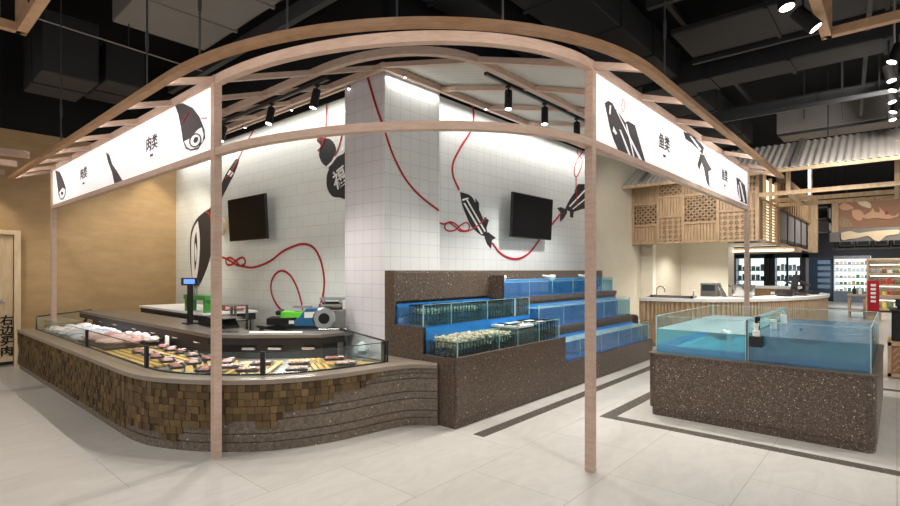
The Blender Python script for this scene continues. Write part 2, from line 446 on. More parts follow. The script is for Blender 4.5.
def frame_x(X, Y, Z, turn=0):   # lettering facing -X (reads towards -Y)
    return Matrix(((0,0,-1,X),(-1,0,0,Y),(0,1,0,Z),(0,0,0,1))) @ Matrix.Rotation(turn, 4, 'Z')
def frame_y(X, Y, Z, turn=0):   # lettering facing -Y (reads towards +X)
    return Matrix(((1,0,0,X),(0,0,-1,Y),(0,1,0,Z),(0,0,0,1))) @ Matrix.Rotation(turn, 4, 'Z')
def rows(s): return s
def cr(pts, n=8):
    """Catmull-Rom through points"""
    P = [Vector(p) for p in pts]; out = []
    for i in range(len(P)-1):
        p0 = P[i-1] if i else P[i]*2-P[i+1]; p1 = P[i]; p2 = P[i+1]; p3 = P[i+2] if i+2 < len(P) else P[i+1]*2-P[i]
        for k in range(n):
            t = k/n
            out.append(.5*((2*p1)+(p2-p0)*t+(2*p0-5*p1+4*p2-p3)*t*t+(3*p1-p0-3*p2+p3)*t**3))
    out.append(P[-1]); return [tuple(q) for q in out]
def sup(cx, cy, a, b, n=2.0, k=28):
    """quarter of a superellipse from (cx-a, cy) to (cx, cy-b)"""
    out = []
    for i in range(k+1):
        t = PI/2*i/k; e = 2.0/n
        out.append((cx-a*max(math.cos(t),0)**e, cy-b*max(math.sin(t),0)**e))
    return out
ORD = ['first','second','third','fourth','fifth','sixth','seventh','eighth','ninth','tenth','eleventh','twelfth','thirteenth','fourteenth','fifteenth','sixteenth']
# ================================================================ SETTING
struct('floor', MB().box(-9,36,-12,16,-.1,0), M_FLOOR)
struct('ceiling', MB().box(-9,36,-12,16,5.35,5.45), M_BLACKC)
WT = 3.67
struct('wall_left', MB().box(3.95,4.15,4.83,10.5,0,WT), M_TILEX)
o = MB().box(3.667,4.54,4.15,4.83,0,WT+.06)
pier = struct('wall_pier', o, M_TILEP)
struct('wall_right', MB().box(4.4,9.0,4.36,4.6,0,WT+.04), M_TILEY)
# the pier's right face carries the tile laid along X
struct('wall_pier_side', MB().box(3.668,4.54,4.138,4.15,0,WT+.06), M_TILEY)
struct('wall_left_upper', MB().box(3.93,4.1,4.5,10.5,WT,5.35), M_BLACKC)
struct('wall_right_upper', MB().box(4.0,9.0,4.42,4.6,WT+.04,5.35), M_BLACKC)
struct('wall_back', MB().box(-6,4.1,10.5,10.7,0,3.72), M_OCHRE)
struct('wall_back_upper', MB().box(-6,4.1,10.52,10.7,3.72,5.35), M_BLACKC)
struct('baseboard_back', MB().box(-6,1.7,10.47,10.5,0,.09), plain('baseboard_stone', C(196,188,176), .4))
struct('wall_side', MB().box(9.0,12.6,4.75,4.95,0,4.2), M_CREAMSH)
struct('wall_side_return', MB().box(12.6,12.8,4.47,4.95,0,4.2), M_CREAM)
struct('wall_recess', MB().box(12.8,14.74,4.47,4.6,0,3.2), M_CREAMSH)
struct('wall_column', MB().box(14.74,15.4,3.3,4.6,0,3.2), M_CREAM)
struct('wall_far', MB().box(33.5,33.7,-12,16,0,5.35), plain('far_wall_dark', C(46,47,50), .6))
struct('wall_far_left', MB().box(15.4,33.5,4.7,4.9,0,5.35), plain('far_wall_grey', C(70,70,72), .6))
# door in the ochre wall with its lettering
dr = struct('door_1', MB().box(.48,1.52,10.44,10.5,.06,2.05), wood('door_maple', C(222,196,158), C(208,180,142), .45, (6,6,1)))
fr = MB(); fr.box(1.53,1.61,10.40,10.5,0,2.13); fr.box(.39,.47,10.40,10.5,0,2.13); fr.box(.47,1.53,10.40,10.5,2.06,2.13)
struct('door_frame', fr, wood('door_frame_maple', C(228,206,172), C(214,190,154), .45, (6,6,1)), dr)
MB().box(.48,1.52,10.43,10.44,.03,.08).build('kick_strip', M_BLACK, dr)
h = MB(); h.tube([(1.40,10.44,1.02),(1.40,10.39,1.02),(1.28,10.385,1.02)], .012, 8); h.lathe([(.03,0),(.03,.015)], (1.40,10.425,1.02), 12, axis='y')
h.box(1.20,1.24,10.42,10.44,1.0,1.06)
h.build('door_handle', M_STEEL, dr)
for i, ch in enumerate('右边买肉'):
    text('lettering', ch, .165, frame_y(1.445, 10.432, .715-.16*i), M_BLACKM, dr, .002, .004)
# floor strips of dark stone
struct('trim_1', MB().box(3.66,9.2,2.80,2.92,-.01,.003), M_STRIP)
t2 = MB(); t2.box(4.96,9.0,2.17,2.30,-.01,.003); t2.box(4.96,5.08,-5,2.17,-.01,.003); t2.box(8.4,8.52,-3,2.17,-.01,.003)
struct('trim_2', t2, M_STRIP)
# ================================================================ CANOPY
PS = [(1.86,9.55)]+[(1.86,y) for y in (8,6.5,5.2)]+sup(3.57,4.12,1.71,2.395,2.05)+[(5,1.725),(7,1.725),(8.85,1.725)]
PO = [(1.43,10.05),(1.43,8),(1.43,6),(1.43,4.8)]+sup(3.65,4.0,2.22,2.71,2.2)+[(5,1.29),(7,1.29),(8.95,1.29)]
PI_ = [(2.79,10.3),(2.79,8),(2.79,6)]+sup(3.73,4.12,.94,1.32,2.3,18)+[(5,2.8),(7,2.8),(9.2,2.8)]
def rect(w, z0, z1): return [(-w/2,z0),(w/2,z0),(w/2,z1),(-w/2,z1)]
cn = thing('timber_canopy', 'pale timber canopy frame with rounded corner on slim posts over the counters', 'canopy', (3.57,1.725,0))
MB().sweep(PS, rect(.06,2.42,2.475)).build('lower_rail', M_WOOD, cn, True)
MB().sweep(PS, rect(.06,2.99,3.06)).build('upper_rail', M_WOOD, cn, True)
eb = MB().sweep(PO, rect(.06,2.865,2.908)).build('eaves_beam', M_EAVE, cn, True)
MB().sweep(PO, [(-.036,2.896),(-.0305,2.896),(-.0305,2.907),(-.036,2.907)]).build('light_strip', M_STRIPL, eb)
MB().sweep(PI_, rect(.055,3.335,3.40)).build('purlin', M_WOOD, cn, True)
MB().sweep([(3.6,10.4),(3.6,4.08),(9.2,4.08)], rect(.05,3.62,3.69)).build('wall_rail', M_WOOD, cn)
MB().sweep([(3.72,10.4),(3.72,4.6)], rect(.03,3.64,3.68)).build('wall_rail', M_WOOD, cn)
for x, y in ((1.86,9.55),(1.855,4.12),(3.567,1.725),(8.85,1.725)):
    MB().box(x-.031,x+.031,y-.031,y+.031,0,3.06).build('post', M_WOOD, cn)
for y in (4.12,4.98,5.84,6.7,7.56,8.42,9.3,10.0):
    b = MB(); pts = [(1.43,y,2.895),(1.86,y,3.035),(2.79,y,3.365),(3.6,y,3.655)]
    for a, c in zip(pts, pts[1:]): b.beam(a, c, .05, .045)
    b.build('rafter', M_WOOD, cn)
for x in (3.57,4.5,5.43,6.36,7.3,8.25,8.88):
    b = MB(); pts = [(x,1.29,2.895),(x,1.725,3.035),(x,2.8,3.365),(x,4.08,3.655)]
    for a, c in zip(pts, pts[1:]): b.beam(a, c, .05, .045)
    b.build('rafter', M_WOOD, cn)
rs = MB()
def corr(x0, x1, ya, za, yb, zb, n):
    vs = []; 
    for i in range(n+1):
        x = x0+(x1-x0)*i/n; d = .006*(1 if i%2 else -1)
        vs += [(x,ya,za+d),(x,yb,zb+d),(x,ya,za+d+.006),(x,yb,zb+d+.006)]
    fs = []
    for i in range(n):
        a = 4*i; b = a+4
        fs += [(a,b,b+1,a+1),(a+2,a+3,b+3,b+2),(a,a+2,b+2,b),(a+1,b+1,b+3,a+3)]
    fs += [(0,1,3,2),(4*n,4*n+2,4*n+3,4*n+1)]
    rs.add(vs, fs)
corr(3.62,9.2,2.8,3.405,4.08,3.705,110); corr(3.57,9.0,1.75,3.08,2.8,3.40,110)
rs.build('roof_sheet', M_ROOF, cn)
# hangers of the canopy
for i, (x, y, w) in enumerate(((1.43,7.0,'leftmost above the meat sign'),(1.43,4.36,'above the left post'),(1.68,2.78,'left above the curved eaves'),
        (2.43,1.72,'right above the curved eaves'),(3.88,1.29,'above the right post'),(1.445,3.45,'thin, behind the left eaves'),(1.96,2.11,'at the middle of the curved eaves'))):
    r = thing('hanger_rod', 'black steel hanger rod '+w, 'rod', (x,y,2.925), 0, 'hanger rods of the canopy')
    MB().tube([(x,y,2.906),(x,y,5.35)], .007, 6).build('rod', M_BAR, r)
    MB().lathe([(.010,0),(.013,.03),(.013,.12),(.010,.15)], (x,y,3.2), 8).build('turnbuckle', M_BAR, r)
# ---------------------------------------------------------------- sign boards
sl = thing('sign_board', 'long white meat sign board with black ham drawings above the left counter', 'sign', (1.84,7,2.475))
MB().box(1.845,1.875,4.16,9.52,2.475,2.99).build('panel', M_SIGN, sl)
def z2(sx, sy, s, pts): return [(sx+a/s, sy+b/s) for a, b in pts]
def decx(name, pts, m, par, X, th=.004): 
    MB().prism_on([onx(a,b,X) for a,b in pts], 'x', X-th, X+.001).build(name, m, par)
def decy(name, pts, m, par, Y, th=.004):
    MB().prism_on([ony(a,b,Y) for a,b in pts], 'y', Y-th, Y+.001).build(name, m, par)
def ell(cx, cy, rx, ry, n=16, rot=0):
    return [(cx+rx*math.cos(2*PI*k/n)*math.cos(rot)-ry*math.sin(2*PI*k/n)*math.sin(rot), cy+rx*math.cos(2*PI*k/n)*math.sin(rot)+ry*math.sin(2*PI*k/n)*math.cos(rot)) for k in range(n)]
q = lambda pts: z2(40,90,4.05,pts)
decx('ham_drawing', q([(548,62),(578,53),(618,72),(645,108),(666,160),(668,195),(640,240),(612,246),(592,238),(580,205),(572,150),(562,100)]), M_INK, sl, 1.844)
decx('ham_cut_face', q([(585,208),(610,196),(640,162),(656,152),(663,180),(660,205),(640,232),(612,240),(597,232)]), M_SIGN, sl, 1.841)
decx('ham_bone_ring', q(ell(630,204,24,30,16,.4)), M_INK, sl, 1.838)
decx('ham_bone', q(ell(630,204,18,24,16,.4)), M_SIGN, sl, 1.835)
decx('ham_marrow', q(ell(632,202,8,13,12,.4)), M_INK, sl, 1.832)
decx('string_line', q([(600,88),(603,90),(578,135),(575,133)]), M_RED, sl, 1.838)
decx('string_line', q([(655,113),(676,112),(676,115),(655,116)]), M_RED, sl, 1.838)
decx('shank_drawing', q([(268,252),(280,262),(292,300),(312,330),(337,372),(303,384),(293,335),(276,290)]), M_INK, sl, 1.844)
decx('ham_drawing', q([(63,325),(80,332),(92,360),(104,395),(103,425),(94,444),(84,444),(76,425),(70,380)]), M_INK, sl, 1.844)
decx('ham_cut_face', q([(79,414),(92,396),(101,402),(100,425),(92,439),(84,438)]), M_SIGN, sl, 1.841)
decx('ham_bone', q(ell(90,418,5,7,10)), M_INK, sl, 1.838)
for cx, cy in ((452,222),(176,343)):
    Y, Z = onx(*q([(cx,cy)])[0], 1.843)
    text('lettering', '肉类', .155, frame_x(1.843, Y, Z+.01), M_INK, sl, .002, .002)
    Y, Z = onx(*q([(cx, cy+(42 if cx > 300 else 35))])[0], 1.843)
    text('lettering', 'MEAT', .035, frame_x(1.843, Y, Z), M_INK, sl, .002)
sr = thing('sign_board', 'long white seafood sign board with black fish drawings above the right side', 'sign', (6,1.71,2.475))
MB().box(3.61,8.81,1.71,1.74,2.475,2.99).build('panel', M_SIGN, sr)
q = lambda pts: z2(590,70,3.37,pts)
decy('fish_drawing', q([(50,112),(60,104),(74,112),(84,132),(100,150),(118,178),(126,172),(150,186),(186,312),(160,306),(128,292),(95,270),(80,235),(66,190),(58,150)]), M_INK, sr, 1.709)
for p in ([(88,138),(92,142),(176,308),(168,306)],[(98,200),(103,203),(140,298),(133,294)],[(66,118),(70,121),(68,150),(64,148)],[(78,190),(90,214),(86,218),(76,206)],[(120,182),(123,182),(150,300),(147,300)]):
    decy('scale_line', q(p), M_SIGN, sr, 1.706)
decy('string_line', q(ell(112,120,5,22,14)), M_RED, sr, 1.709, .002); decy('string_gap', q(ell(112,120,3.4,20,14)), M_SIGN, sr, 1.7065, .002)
decy('fish_drawing', q([(315,208),(330,214),(352,228),(372,248),(383,262),(379,284),(366,268),(345,248),(322,232)]), M_INK, sr, 1.709)
decy('fish_tail', q([(372,284),(384,286),(395,310),(410,336),(398,342),(403,396),(394,378),(384,330),(376,310),(368,335),(362,318)]), M_INK, sr, 1.709)
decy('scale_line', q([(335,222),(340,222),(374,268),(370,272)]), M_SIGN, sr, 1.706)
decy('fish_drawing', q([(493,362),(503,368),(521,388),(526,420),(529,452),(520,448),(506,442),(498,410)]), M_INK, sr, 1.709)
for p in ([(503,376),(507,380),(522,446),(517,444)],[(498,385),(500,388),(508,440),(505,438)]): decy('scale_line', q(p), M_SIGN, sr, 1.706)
for cx, cy in ((251,252),(454,360)):
    X, Z = ony(*q([(cx,cy)])[0], 1.708)
    text('lettering', '鱼类', .155, frame_y(X, 1.708, Z+.01), M_INK, sr, .002, .002)
    X, Z = ony(*q([(cx, cy+(38 if cx < 300 else 30))])[0], 1.708)
    text('lettering', 'FISH', .035, frame_y(X, 1.708, Z), M_INK, sr, .002)
# ---------------------------------------------------------------- track lights under the canopy
def rail(name, a, b, label):
    r = thing(name, label, 'light track', tuple((Vector(a)+Vector(b))/2))
    MB().beam(a, b, .035, .03).build('rail', M_BLACK, r); 
    MB().beam(Vector(a)-Vector((0,0,.016)), Vector(b)-Vector((0,0,.016)), .012, .004).build('conductor_slot', M_STEELD, r)
    return r
rail('light_track', (2.85,4.0,3.30), (2.85,7.6,3.30), 'black light track with grey slot under the left slope of the canopy')
rail('light_track', (3.86,2.93,3.365), (7.4,2.93,3.365), 'black light track with grey slot under the right slope of the canopy')
def spot(label, loc, tilt, az, group, L=.17, r=.038, drop=.06):
    t = thing('track_spotlight', label, 'spotlight', loc, 0, group)
    x, y, z = loc
    d = Vector((math.sin(tilt)*math.cos(az), math.sin(tilt)*math.sin(az), -math.cos(tilt)))
    p0 = Vector((x,y,z-drop)); 
    MB().box(x-.02,x+.02,y-.02,y+.02,z-.02,z).build('adapter', M_BLACK, t)
    MB().tube([(x,y,z-.02), tuple(p0)], .010, 6).build('stem', M_BLACK, t)
    p1 = p0+d*L
    hs = MB().tube([tuple(p0-d*.01), tuple(p0), tuple(p1)], [r*.9,r,r], 18).build('housing', M_BLACKM, t, True)
    MB().tube([tuple(p1), tuple(p1+d*.004)], [r*.82,r*.8], 18).build('lens', M_LEDS, hs)
    return p1, d
def lamp(loc, d, power, ang, color=(1,.95,.88), rad=.05, blend=.6):
    L = bpy.data.lights.new('spot_light', 'SPOT'); L.energy = power; L.spot_size = ang; L.spot_blend = blend; L.shadow_soft_size = rad; L.color = color
    o = bpy.data.objects.new('spot_light', L); COL.objects.link(o); o.location = loc
    o.rotation_euler = Vector(d).to_track_quat('-Z', 'Y').to_euler(); return o
g = 'track spotlights under the canopy'
LP = []
for i, y in enumerate((4.19,5.02,6.12)):
    p, d = spot('black cylinder spotlight on the left canopy track, %s' % ('nearest the tiled pier','middle one of three','beside the left post')[i], (2.85,y,3.285), .22, PI if i else PI*.8, g); LP.append((p,d))
for i, x in enumerate((4.24,4.94,5.69)):
    p, d = spot('black cylinder spotlight on the right canopy track, %s' % ('nearest the pier','middle one of three','half behind the right post')[i], (x,2.93,3.35), .12, PI*1.15, g, .18); LP.append((p,d))
# small pucks under the wall rail
for i, (x, y) in enumerate(((3.66,4.75),(3.66,5.95),(3.66,7.2),(3.85,4.02),(5.3,4.02),(6.5,4.02))):
    t = thing('puck_downlight', 'small white puck downlight under the canopy wall rail, %s' % ('left of the pier corner','above the gourd mural','leftmost near the left post','right at the pier corner','above the red rope','above the right television')[i], 'downlight', (x,y,3.60), 0, 'puck downlights along the wall rail')
    MB().lathe([(.02,0),(.024,.01),(.024,.03)], (x,y,3.592), 12).build('housing', M_STEEL, t)
    MB().lathe([(.014,-.003),(.014,.0)], (x,y,3.592), 12).build('lens', M_LEDS, t)
# ================================================================ MEAT COUNTER
BASE = [(1.55,10.12),(1.55,8.6),(1.55,7.2),(1.55,6.2)]+cr([(1.548,5.5),(1.552,5.15),(1.59,4.86),(1.675,4.62),(1.773,4.43),(1.873,4.275),(1.978,4.145),(2.197,3.935),(2.42,3.81),(2.586,3.745),(2.78,3.69),(3.0,3.655),(3.25,3.62),(3.425,3.57),(3.54,3.48),(3.635,3.34)], 4)
def offset(path, d):
    out = []
    for i, p in enumerate(path):
        a = Vector(path[max(i-1,0)]); b = Vector(path[min(i+1,len(path)-1)]); t = (b-a).normalized()
        out.append((p[0]+t.y*d, p[1]-t.x*d))
    return out
mc = thing('meat_counter', 'long curved meat display counter clad in wooden blocks and brown terrazzo', 'counter', (2.2,5.5,0))
b = MB()
b.sweep(BASE, [(-.10,0),(-.012,0),(-.012,.56),(-.10,.56)])
for z0, z1 in ((.0,.072),(.083,.143),(.153,.258),(.268,.326),(.337,.452),(.463,.503),(.513,.56)): b.sweep(BASE, [(-.05,z0),(0,z0),(0,z1),(-.05,z1)])
b.build('terrazzo_base', M_TERR2, mc)
# wooden blocks
bl = MB()
def bottom(x, y):
    if y > 5.25: return .06
    for lim, z in ((1.64,.12),(1.73,.07),(1.93,.19),(2.13,.26),(2.28,.20),(2.56,.315),(2.68,.375),(2.83,.43),(3.0,.45),(3.12,.50)):
        if x <= lim: return z
    return 9
seg = []; acc = 0
fine = []
for a, c in zip(BASE, BASE[1:]):
    n = max(1, int((Vector(c)-Vector(a)).length/.02))
    for k in range(n): fine.append(Vector(a).lerp(Vector(c), k/n))
fine.append(Vector(BASE[-1]))
L = [0]
for a, c in zip(fine, fine[1:]): L.append(L[-1]+(c-a).length)
def at(s):
    import bisect
    i = min(max(bisect.bisect(L, s)-1, 0), len(L)-2); t = (s-L[i])/max(L[i+1]-L[i],1e-6)
    return fine[i].lerp(fine[i+1], t), (fine[i+1]-fine[i]).normalized()
for k in range(8):
    z1 = .557-.0605*k; s = -random.random()*.05
    while s < L[-1]-.05:
        w = random.choice((.050,.055,.058,.062))
        c, t = at(max(0, s+w/2)); 
        if z1-.04 > bottom(c.x, c.y):
            nrm = Vector((t.y,-t.x)); pr = random.choice((.010,.014,.018,.024))
            bl.obox((c.x+nrm.x*(pr/2-.005), c.y+nrm.y*(pr/2-.005), z1-.0295), (t.x*(w/2-.0012), t.y*(w/2-.0012), 0), (nrm.x*(pr/2+.005), nrm.y*(pr/2+.005), 0), (0,0,.0288), random.random()*.98+.01)
        s += w
bl.build('block_cladding', M_BLOCK, mc)
sp = MB(); sp.sweep(BASE, [(-.17,.56),(.032,.56),(.032,.60),(-.17,.60)])
sp.prism([(3.36,3.74),(3.42,3.60),(3.54,3.50),(3.60,3.42),(3.655,3.42),(3.655,4.14),(3.36,4.14)], .555, .5985)
sp.build('stone_sill', M_SILL, mc, bevel=.004)
INN = offset(BASE, -.165)
INN = [p for p in INN if p[0] < 3.375]
BK = [(3.36,4.58),(3.20,4.60),(2.62,5.22),(2.47,5.46),(2.47,9.95)]
fl = MB(); fl.prism([(x,y) for x,y in INN]+BK, .50, .567); fl.build('trough_floor', M_TROUGH, mc)
MB().box(1.56,3.36,9.96,10.115,0,.56).build('end_panel', M_TERR2, mc); MB().box(1.70,2.45,9.93,10.12,.545,.599).build('end_sill', M_SILL, mc)
bp = MB(); bp.sweep([(2.46,9.97),(2.46,5.46),(2.62,5.21),(3.20,4.60),(3.37,4.57)], [(-.03,.0),(0,.0),(0,.81),(-.03,.81)])
bp.build('back_panel', M_CASE, mc)
SF = [(2.27,9.95),(2.30,5.30),(2.52,4.98),(3.07,4.43),(3.34,4.40)]
SB = [(3.40,4.62),(3.16,4.72),(2.74,5.28),(2.84,5.8),(2.84,9.95)]
MB().prism(SF+SB, .812, .85).build('rear_deck', M_ZINC, mc, bevel=.006)
fa = MB(); fa.sweep(SF, [(-.04,.745),(-.006,.745),(-.006,.813),(-.04,.813)]); fa.build('fascia', M_CASE, mc)
ld = MB(); ld.prism([(2.60,5.03),(2.98,4.65),(3.06,4.76),(2.68,5.16)], .849, .856); ld.build('white_deck_panel', M_WHITE, mc)
ld2 = MB(); ld2.prism([(2.36,5.42),(2.50,5.12),(2.62,5.26),(2.55,5.46)], .849, .855); ld2.build('white_deck_panel', M_STEEL, mc)
tg = MB()
for y in (9.3,8.6,7.8,7.1,6.4,5.8): tg.box(2.40,2.432,y,y+.10,.70,.72)
tg.build('label_strip', M_WHITE, mc)
tg = MB()
for f in (.08,.42,.86):
    c = Vector((2.60,5.17,.68)).lerp(Vector((3.15,4.59,.68)), f); tg.obox(c, (.045,-.047,0), (-.012,-.012,0), (0,0,.012))
tg.build('label_strip', M_WHITE, mc)
th = MB(); th.box(2.33,2.37,6.5,6.53,.60,.74); th.build('thermometer', M_WHITE, mc)
# glass guard
def nearest(p): return min(range(len(INN)), key=lambda i: (Vector(INN[i])-Vector(p)).length)
GP = [(1.715,9.9),(1.715,7.19),(1.715,5.25),(2.20,4.09),(3.36,3.76)]
def mid(path): return path
stops = [0]+[nearest(p) for p in GP[1:-1]]+[len(INN)-1]
# insert exact posts on the long straight
full = [(1.715,9.9),(1.715,8.5),(1.715,7.19),(1.715,6.2)]+[p for p in INN if p[1] < 5.6]
def idx(p): return min(range(len(full)), key=lambda i: (Vector(full[i])-Vector(p)).length)
st = [idx(p) for p in GP]
for a, c in zip(st, st[1:]):
    seg = full[a:c+1]
    if len(seg) < 2: continue
    MB().sweep(seg, [(-.004,.60),(.004,.60),(.004,.795),(-.004,.795)]).build('glass_panel', M_GLASS, mc)
    MB().sweep(seg, [(-.005,.793),(.005,.793),(.005,.799),(-.005,.799)]).build('glass_rim', M_GEDGE if a == st[0] else M_GRIM, mc)
MB().sweep(full, [(-.008,.598),(.010,.598),(.010,.612),(-.008,.612)]).build('glass_channel', M_GRIM, mc)
for i in st[1:-1]:
    x, y = full[i]; t = (Vector(full[i+1])-Vector(full[i-1])).normalized()
    o = MB(); o.obox((x,y,.70), (t.x*.020,t.y*.020,0), (t.y*.014,-t.x*.014,0), (0,0,.102)); o.build('glass_post', M_BLACK, mc)
# end glass, right, in black frame
R = [(3.375,3.77,.60),(3.375,3.77,.80),(3.375,4.53,.875),(3.375,4.38,.60)]
g = MB(); g.prism_on([(p[1],p[2]) for p in R], 'x', 3.372, 3.378); g.build('end_glass', M_GLASS, mc)
f = MB(); f.tube(R+[R[0]], .010, 6); f.build('end_glass_frame', M_BLACK, mc)
o = MB(); o.box(3.345,3.372,3.79,3.83,.60,.80); o.build('glass_post', M_BLACK, mc)
Lq = [(1.715,9.9,.60),(1.715,9.9,.795),(2.42,9.9,.86),(2.30,9.9,.60)]
g = MB(); g.prism_on([(p[0],p[2]) for p in Lq], 'y', 9.897, 9.903); g.build('end_glass', M_GLASS, mc)
f = MB(); f.tube(Lq[:3]+[Lq[2]], .012, 6); f.tube([(2.42,9.9,.86),(2.30,9.9,.60)], .02, 6); f.build('end_glass_frame', M_BLACK, mc)
# ---------------------------------------------------------------- wooden duckboards inside the case
def board(label, c, w, d, rz, nsl=7, grp='wooden slat boards in the meat case'):
    t = thing('slat_board', label, 'board', (0,0,0), 0, grp)
    s1 = MB()
    for k in range(nsl):
        x = -w/2+w*(k+.5)/nsl
        s1.box(x-w/nsl*.33, x+w/nsl*.33, -d/2, d/2, .012, .026)
    s1.build('slats', M_SLAT, t)
    s2 = MB()
    for y in (-d*.36, d*.36): s2.box(-w/2, w/2, y-.015, y+.015, 0, .012)
    s2.build('battens', M_SLAT, t)
    return place(t, (c[0],c[1],.5675), rz)
for i, (c, w, d, rz, wh) in enumerate((((2.08,6.95),.66,.62,0,'farthest left, under the pork tray'),((2.08,6.28),.68,.66,0,'left of the left post, crowded with meat trays'),
        ((2.08,5.62),.68,.62,0,'next to the bend, left of the left post'),((2.13,4.93),.60,.56,-.35,'behind the left post'),
        ((2.42,4.55),.40,.62,-.75,'slanted, right of the left post'),((2.83,4.30),.34,.62,-.45,'in the middle of the curve'),((3.10,4.12),.26,.66,.32,'at the right end beside the end glass'))):
    board('pale slat board in the meat case, '+wh, c, w, d, rz, 9 if i < 3 else 6)
# ---------------------------------------------------------------- packed meat trays
def tray_proto():
    t = thing('meat_tray', 'x', 'meat tray', (0,0,0), 0, 'packed meat trays in the case')
    b = MB(); w, d, h = .105, .07, .022
    b.add([(-w*.85,-d*.85,0),(w*.85,-d*.85,0),(w*.85,d*.85,0),(-w*.85,d*.85,0),(-w,-d,h),(w,-d,h),(w,d,h),(-w,d,h),(-w*.92,-d*.9,h),(w*.92,-d*.9,h),(w*.92,d*.9,h),(-w*.92,d*.9,h),(-w*.8,-d*.8,.004),(w*.8,-d*.8,.004),(w*.8,d*.8,.004),(-w*.8,d*.8,.004)],
          [(0,3,2,1),(0,1,5,4),(1,2,6,5),(2,3,7,6),(3,0,4,7),(4,5,9,8),(5,6,10,9),(6,7,11,10),(7,4,8,11),(8,9,13,12),(9,10,14,13),(10,11,15,14),(11,8,12,15),(12,13,14,15)])
    tr = b.build('tray', M_BLACK, t)
    m = MB()
    for k in range(5):
        m.ball((-.07+.035*k, random.uniform(-.01,.01), .02), (.026,.048,.017), 8, 5, random.random()*.98+.01, Matrix.Rotation(random.uniform(-.4,.4),3,'Z'), .25)
    m.build('meat_slices', M_MEAT, t, True)
    l = MB(); l.box(.035,.085,-.055,-.015,.036,.0375); l.build('price_label', M_WHITE, tr)
    return t
protos = [tray_proto() for _ in range(2)]
TR = [(163,347),(171,349.4),(181,352),(192.7,354.8),(207.8,358.3),(227,361.5),(139,351.6),(148,353.4),(156,356.5),(167,360.3),(176,366.2),(192.7,362.3),(205,369.2),(230.5,366.5),(262,363.5),(248.7,369.6),(300,363),(297.8,369),(335,358.5),(346,363.5)]
used = 0
for i, (x, y) in enumerate(TR):
    X, Y = pz(x, y, .605)
    if i < 13:
        lab = 'black meat tray, %s from left in the %s row left of the post' % (ORD[i if i < 6 else i-6], 'rear' if i < 6 else 'front')
        if i == 5: lab = 'black tray of raw meat partly behind the left post, rear row'
        rz = PI/2-.25 if X < 2.3 and Y > 5 else .9
    else:
        lab = ['black tray of raw meat just right of the left post','black tray of raw meat, rear one beside the middle glass post','black tray of raw meat, front one beside the middle glass post','rear black meat tray on the board in the middle of the curve','front black meat tray on the board in the middle of the curve','rear black meat tray on the rightmost slat board','front black meat tray on the rightmost slat board'][i-13]
        rz = -.75
    if used < 2: t = protos[used]; t['label'] = lab; place(t, (X,Y,.594), rz); used += 1
    else: dup(protos[i % 2], (X,Y,.594), rz, lab)
# pork cuts in a black tray and wrapped meat further left
pt = thing('pork_tray', 'large black tray of pork cuts in the meat case', 'tray', (2.1,7.3,.593))
MB().box(1.78,2.40,6.72,7.9,.594,.615).build('tray', M_BLACK, pt)
n = 0
for r in range(4):
    for c in range(3):
        s = MB(); x = 1.90+.19*c+random.uniform(-.02,.02); y = 6.86+.28*r
        s.ball((0,0,0), (.11,.10,.034), 12, 7, .1+.8*random.random(), Matrix.Rotation(random.uniform(-.5,.5),3,'Z'), .35)
        s.ball((.05,.03,.012), (.05,.04,.026), 10, 6, .1+.8*random.random(), None, .35)
        o = s.build('pork_slab', M_PORK, None, True); o.location = (x,y,.652+.02*random.random())
        tag(o, 'pink pork cut in the black tray, %s row from the front post, %s from the glass' % (ORD[r], ORD[c]), 'meat', 'pork cuts in the large tray')
n = 0
for r in range(5):
    for c in range(3):
        s = MB(); x = 1.88+.19*c+random.uniform(-.02,.02); y = 8.08+.37*r
        s.ball((0,0,0), (.10,.15,.05), 12, 8, .1+.8*random.random(), Matrix.Rotation(random.uniform(-.7,.7),3,'Z'), .45)
        o = s.build('wrapped_meat', M_BAG, None, True); o.location = (x,y,.615+.02*random.random())
        tag(o, 'wrapped pale meat pack at the case left end, %s row, %s from the glass' % (ORD[r], ORD[c]), 'meat', 'wrapped meat packs at the left end')
bg = MB(); bg.ball((0,0,0), (.085,.08,.07), 14, 9, .02, None, .4)
o = bg.build('plastic_bag', M_BAG, None, True); o.location = (3.50,4.32,.665); tag(o, 'crumpled white plastic bag behind the end glass of the meat counter', 'bag')
# ---------------------------------------------------------------- behind the meat counter
t = thing('scale_display', 'black scale display pole with blue lit screen behind the meat counter', 'scale', (2.6,6.48,.85))
MB().box(2.53,2.67,6.41,6.55,.85,.865).build('base', M_BLACK, t); MB().box(2.575,2.625,6.455,6.505,.86,1.33).build('pole', M_BLACKM, t)
hd = MB(); hd.obox((2.6,6.48,1.365), (.066,-.075,0), (.015,.013,0), (0,0,.045)); hd.build('head', M_BLACK, t)
hd = MB(); hd.obox((2.584,6.466,1.367), (.043,-.049,0), (.003,.0026,0), (0,0,.028)); hd.build('screen', M_BLUELCD, t)
t = thing('scale', 'black weighing scale with sloping sides on the counter deck behind the left post', 'scale', (2.68,6.0,.85))
s = MB(); s.prism_on([(5.62,.855),(6.32,.855),(6.25,.96),(5.75,.96)], 'x', 2.62, 2.80); s.build('body', M_BLACKM, t)
MB().box(2.60,2.82,5.60,6.0,.961,.97).build('pan', M_STEEL, t)
t = thing('prep_table', 'long prep table with white top along the tiled wall left of the post', 'table', (3.2,7.6,0))
MB().box(2.93,3.7,6.9,9.3,.90,.93).build('tabletop', M_WHITE, t); MB().box(2.95,3.68,6.92,9.28,.80,.90).build('apron', M_CASE, t)
for x in (2.99,3.64):
    for y in (6.96,9.24): MB().box(x-.02,x+.02,y-.02,y+.02,0,.8).build('leg', M_STEELD, t)
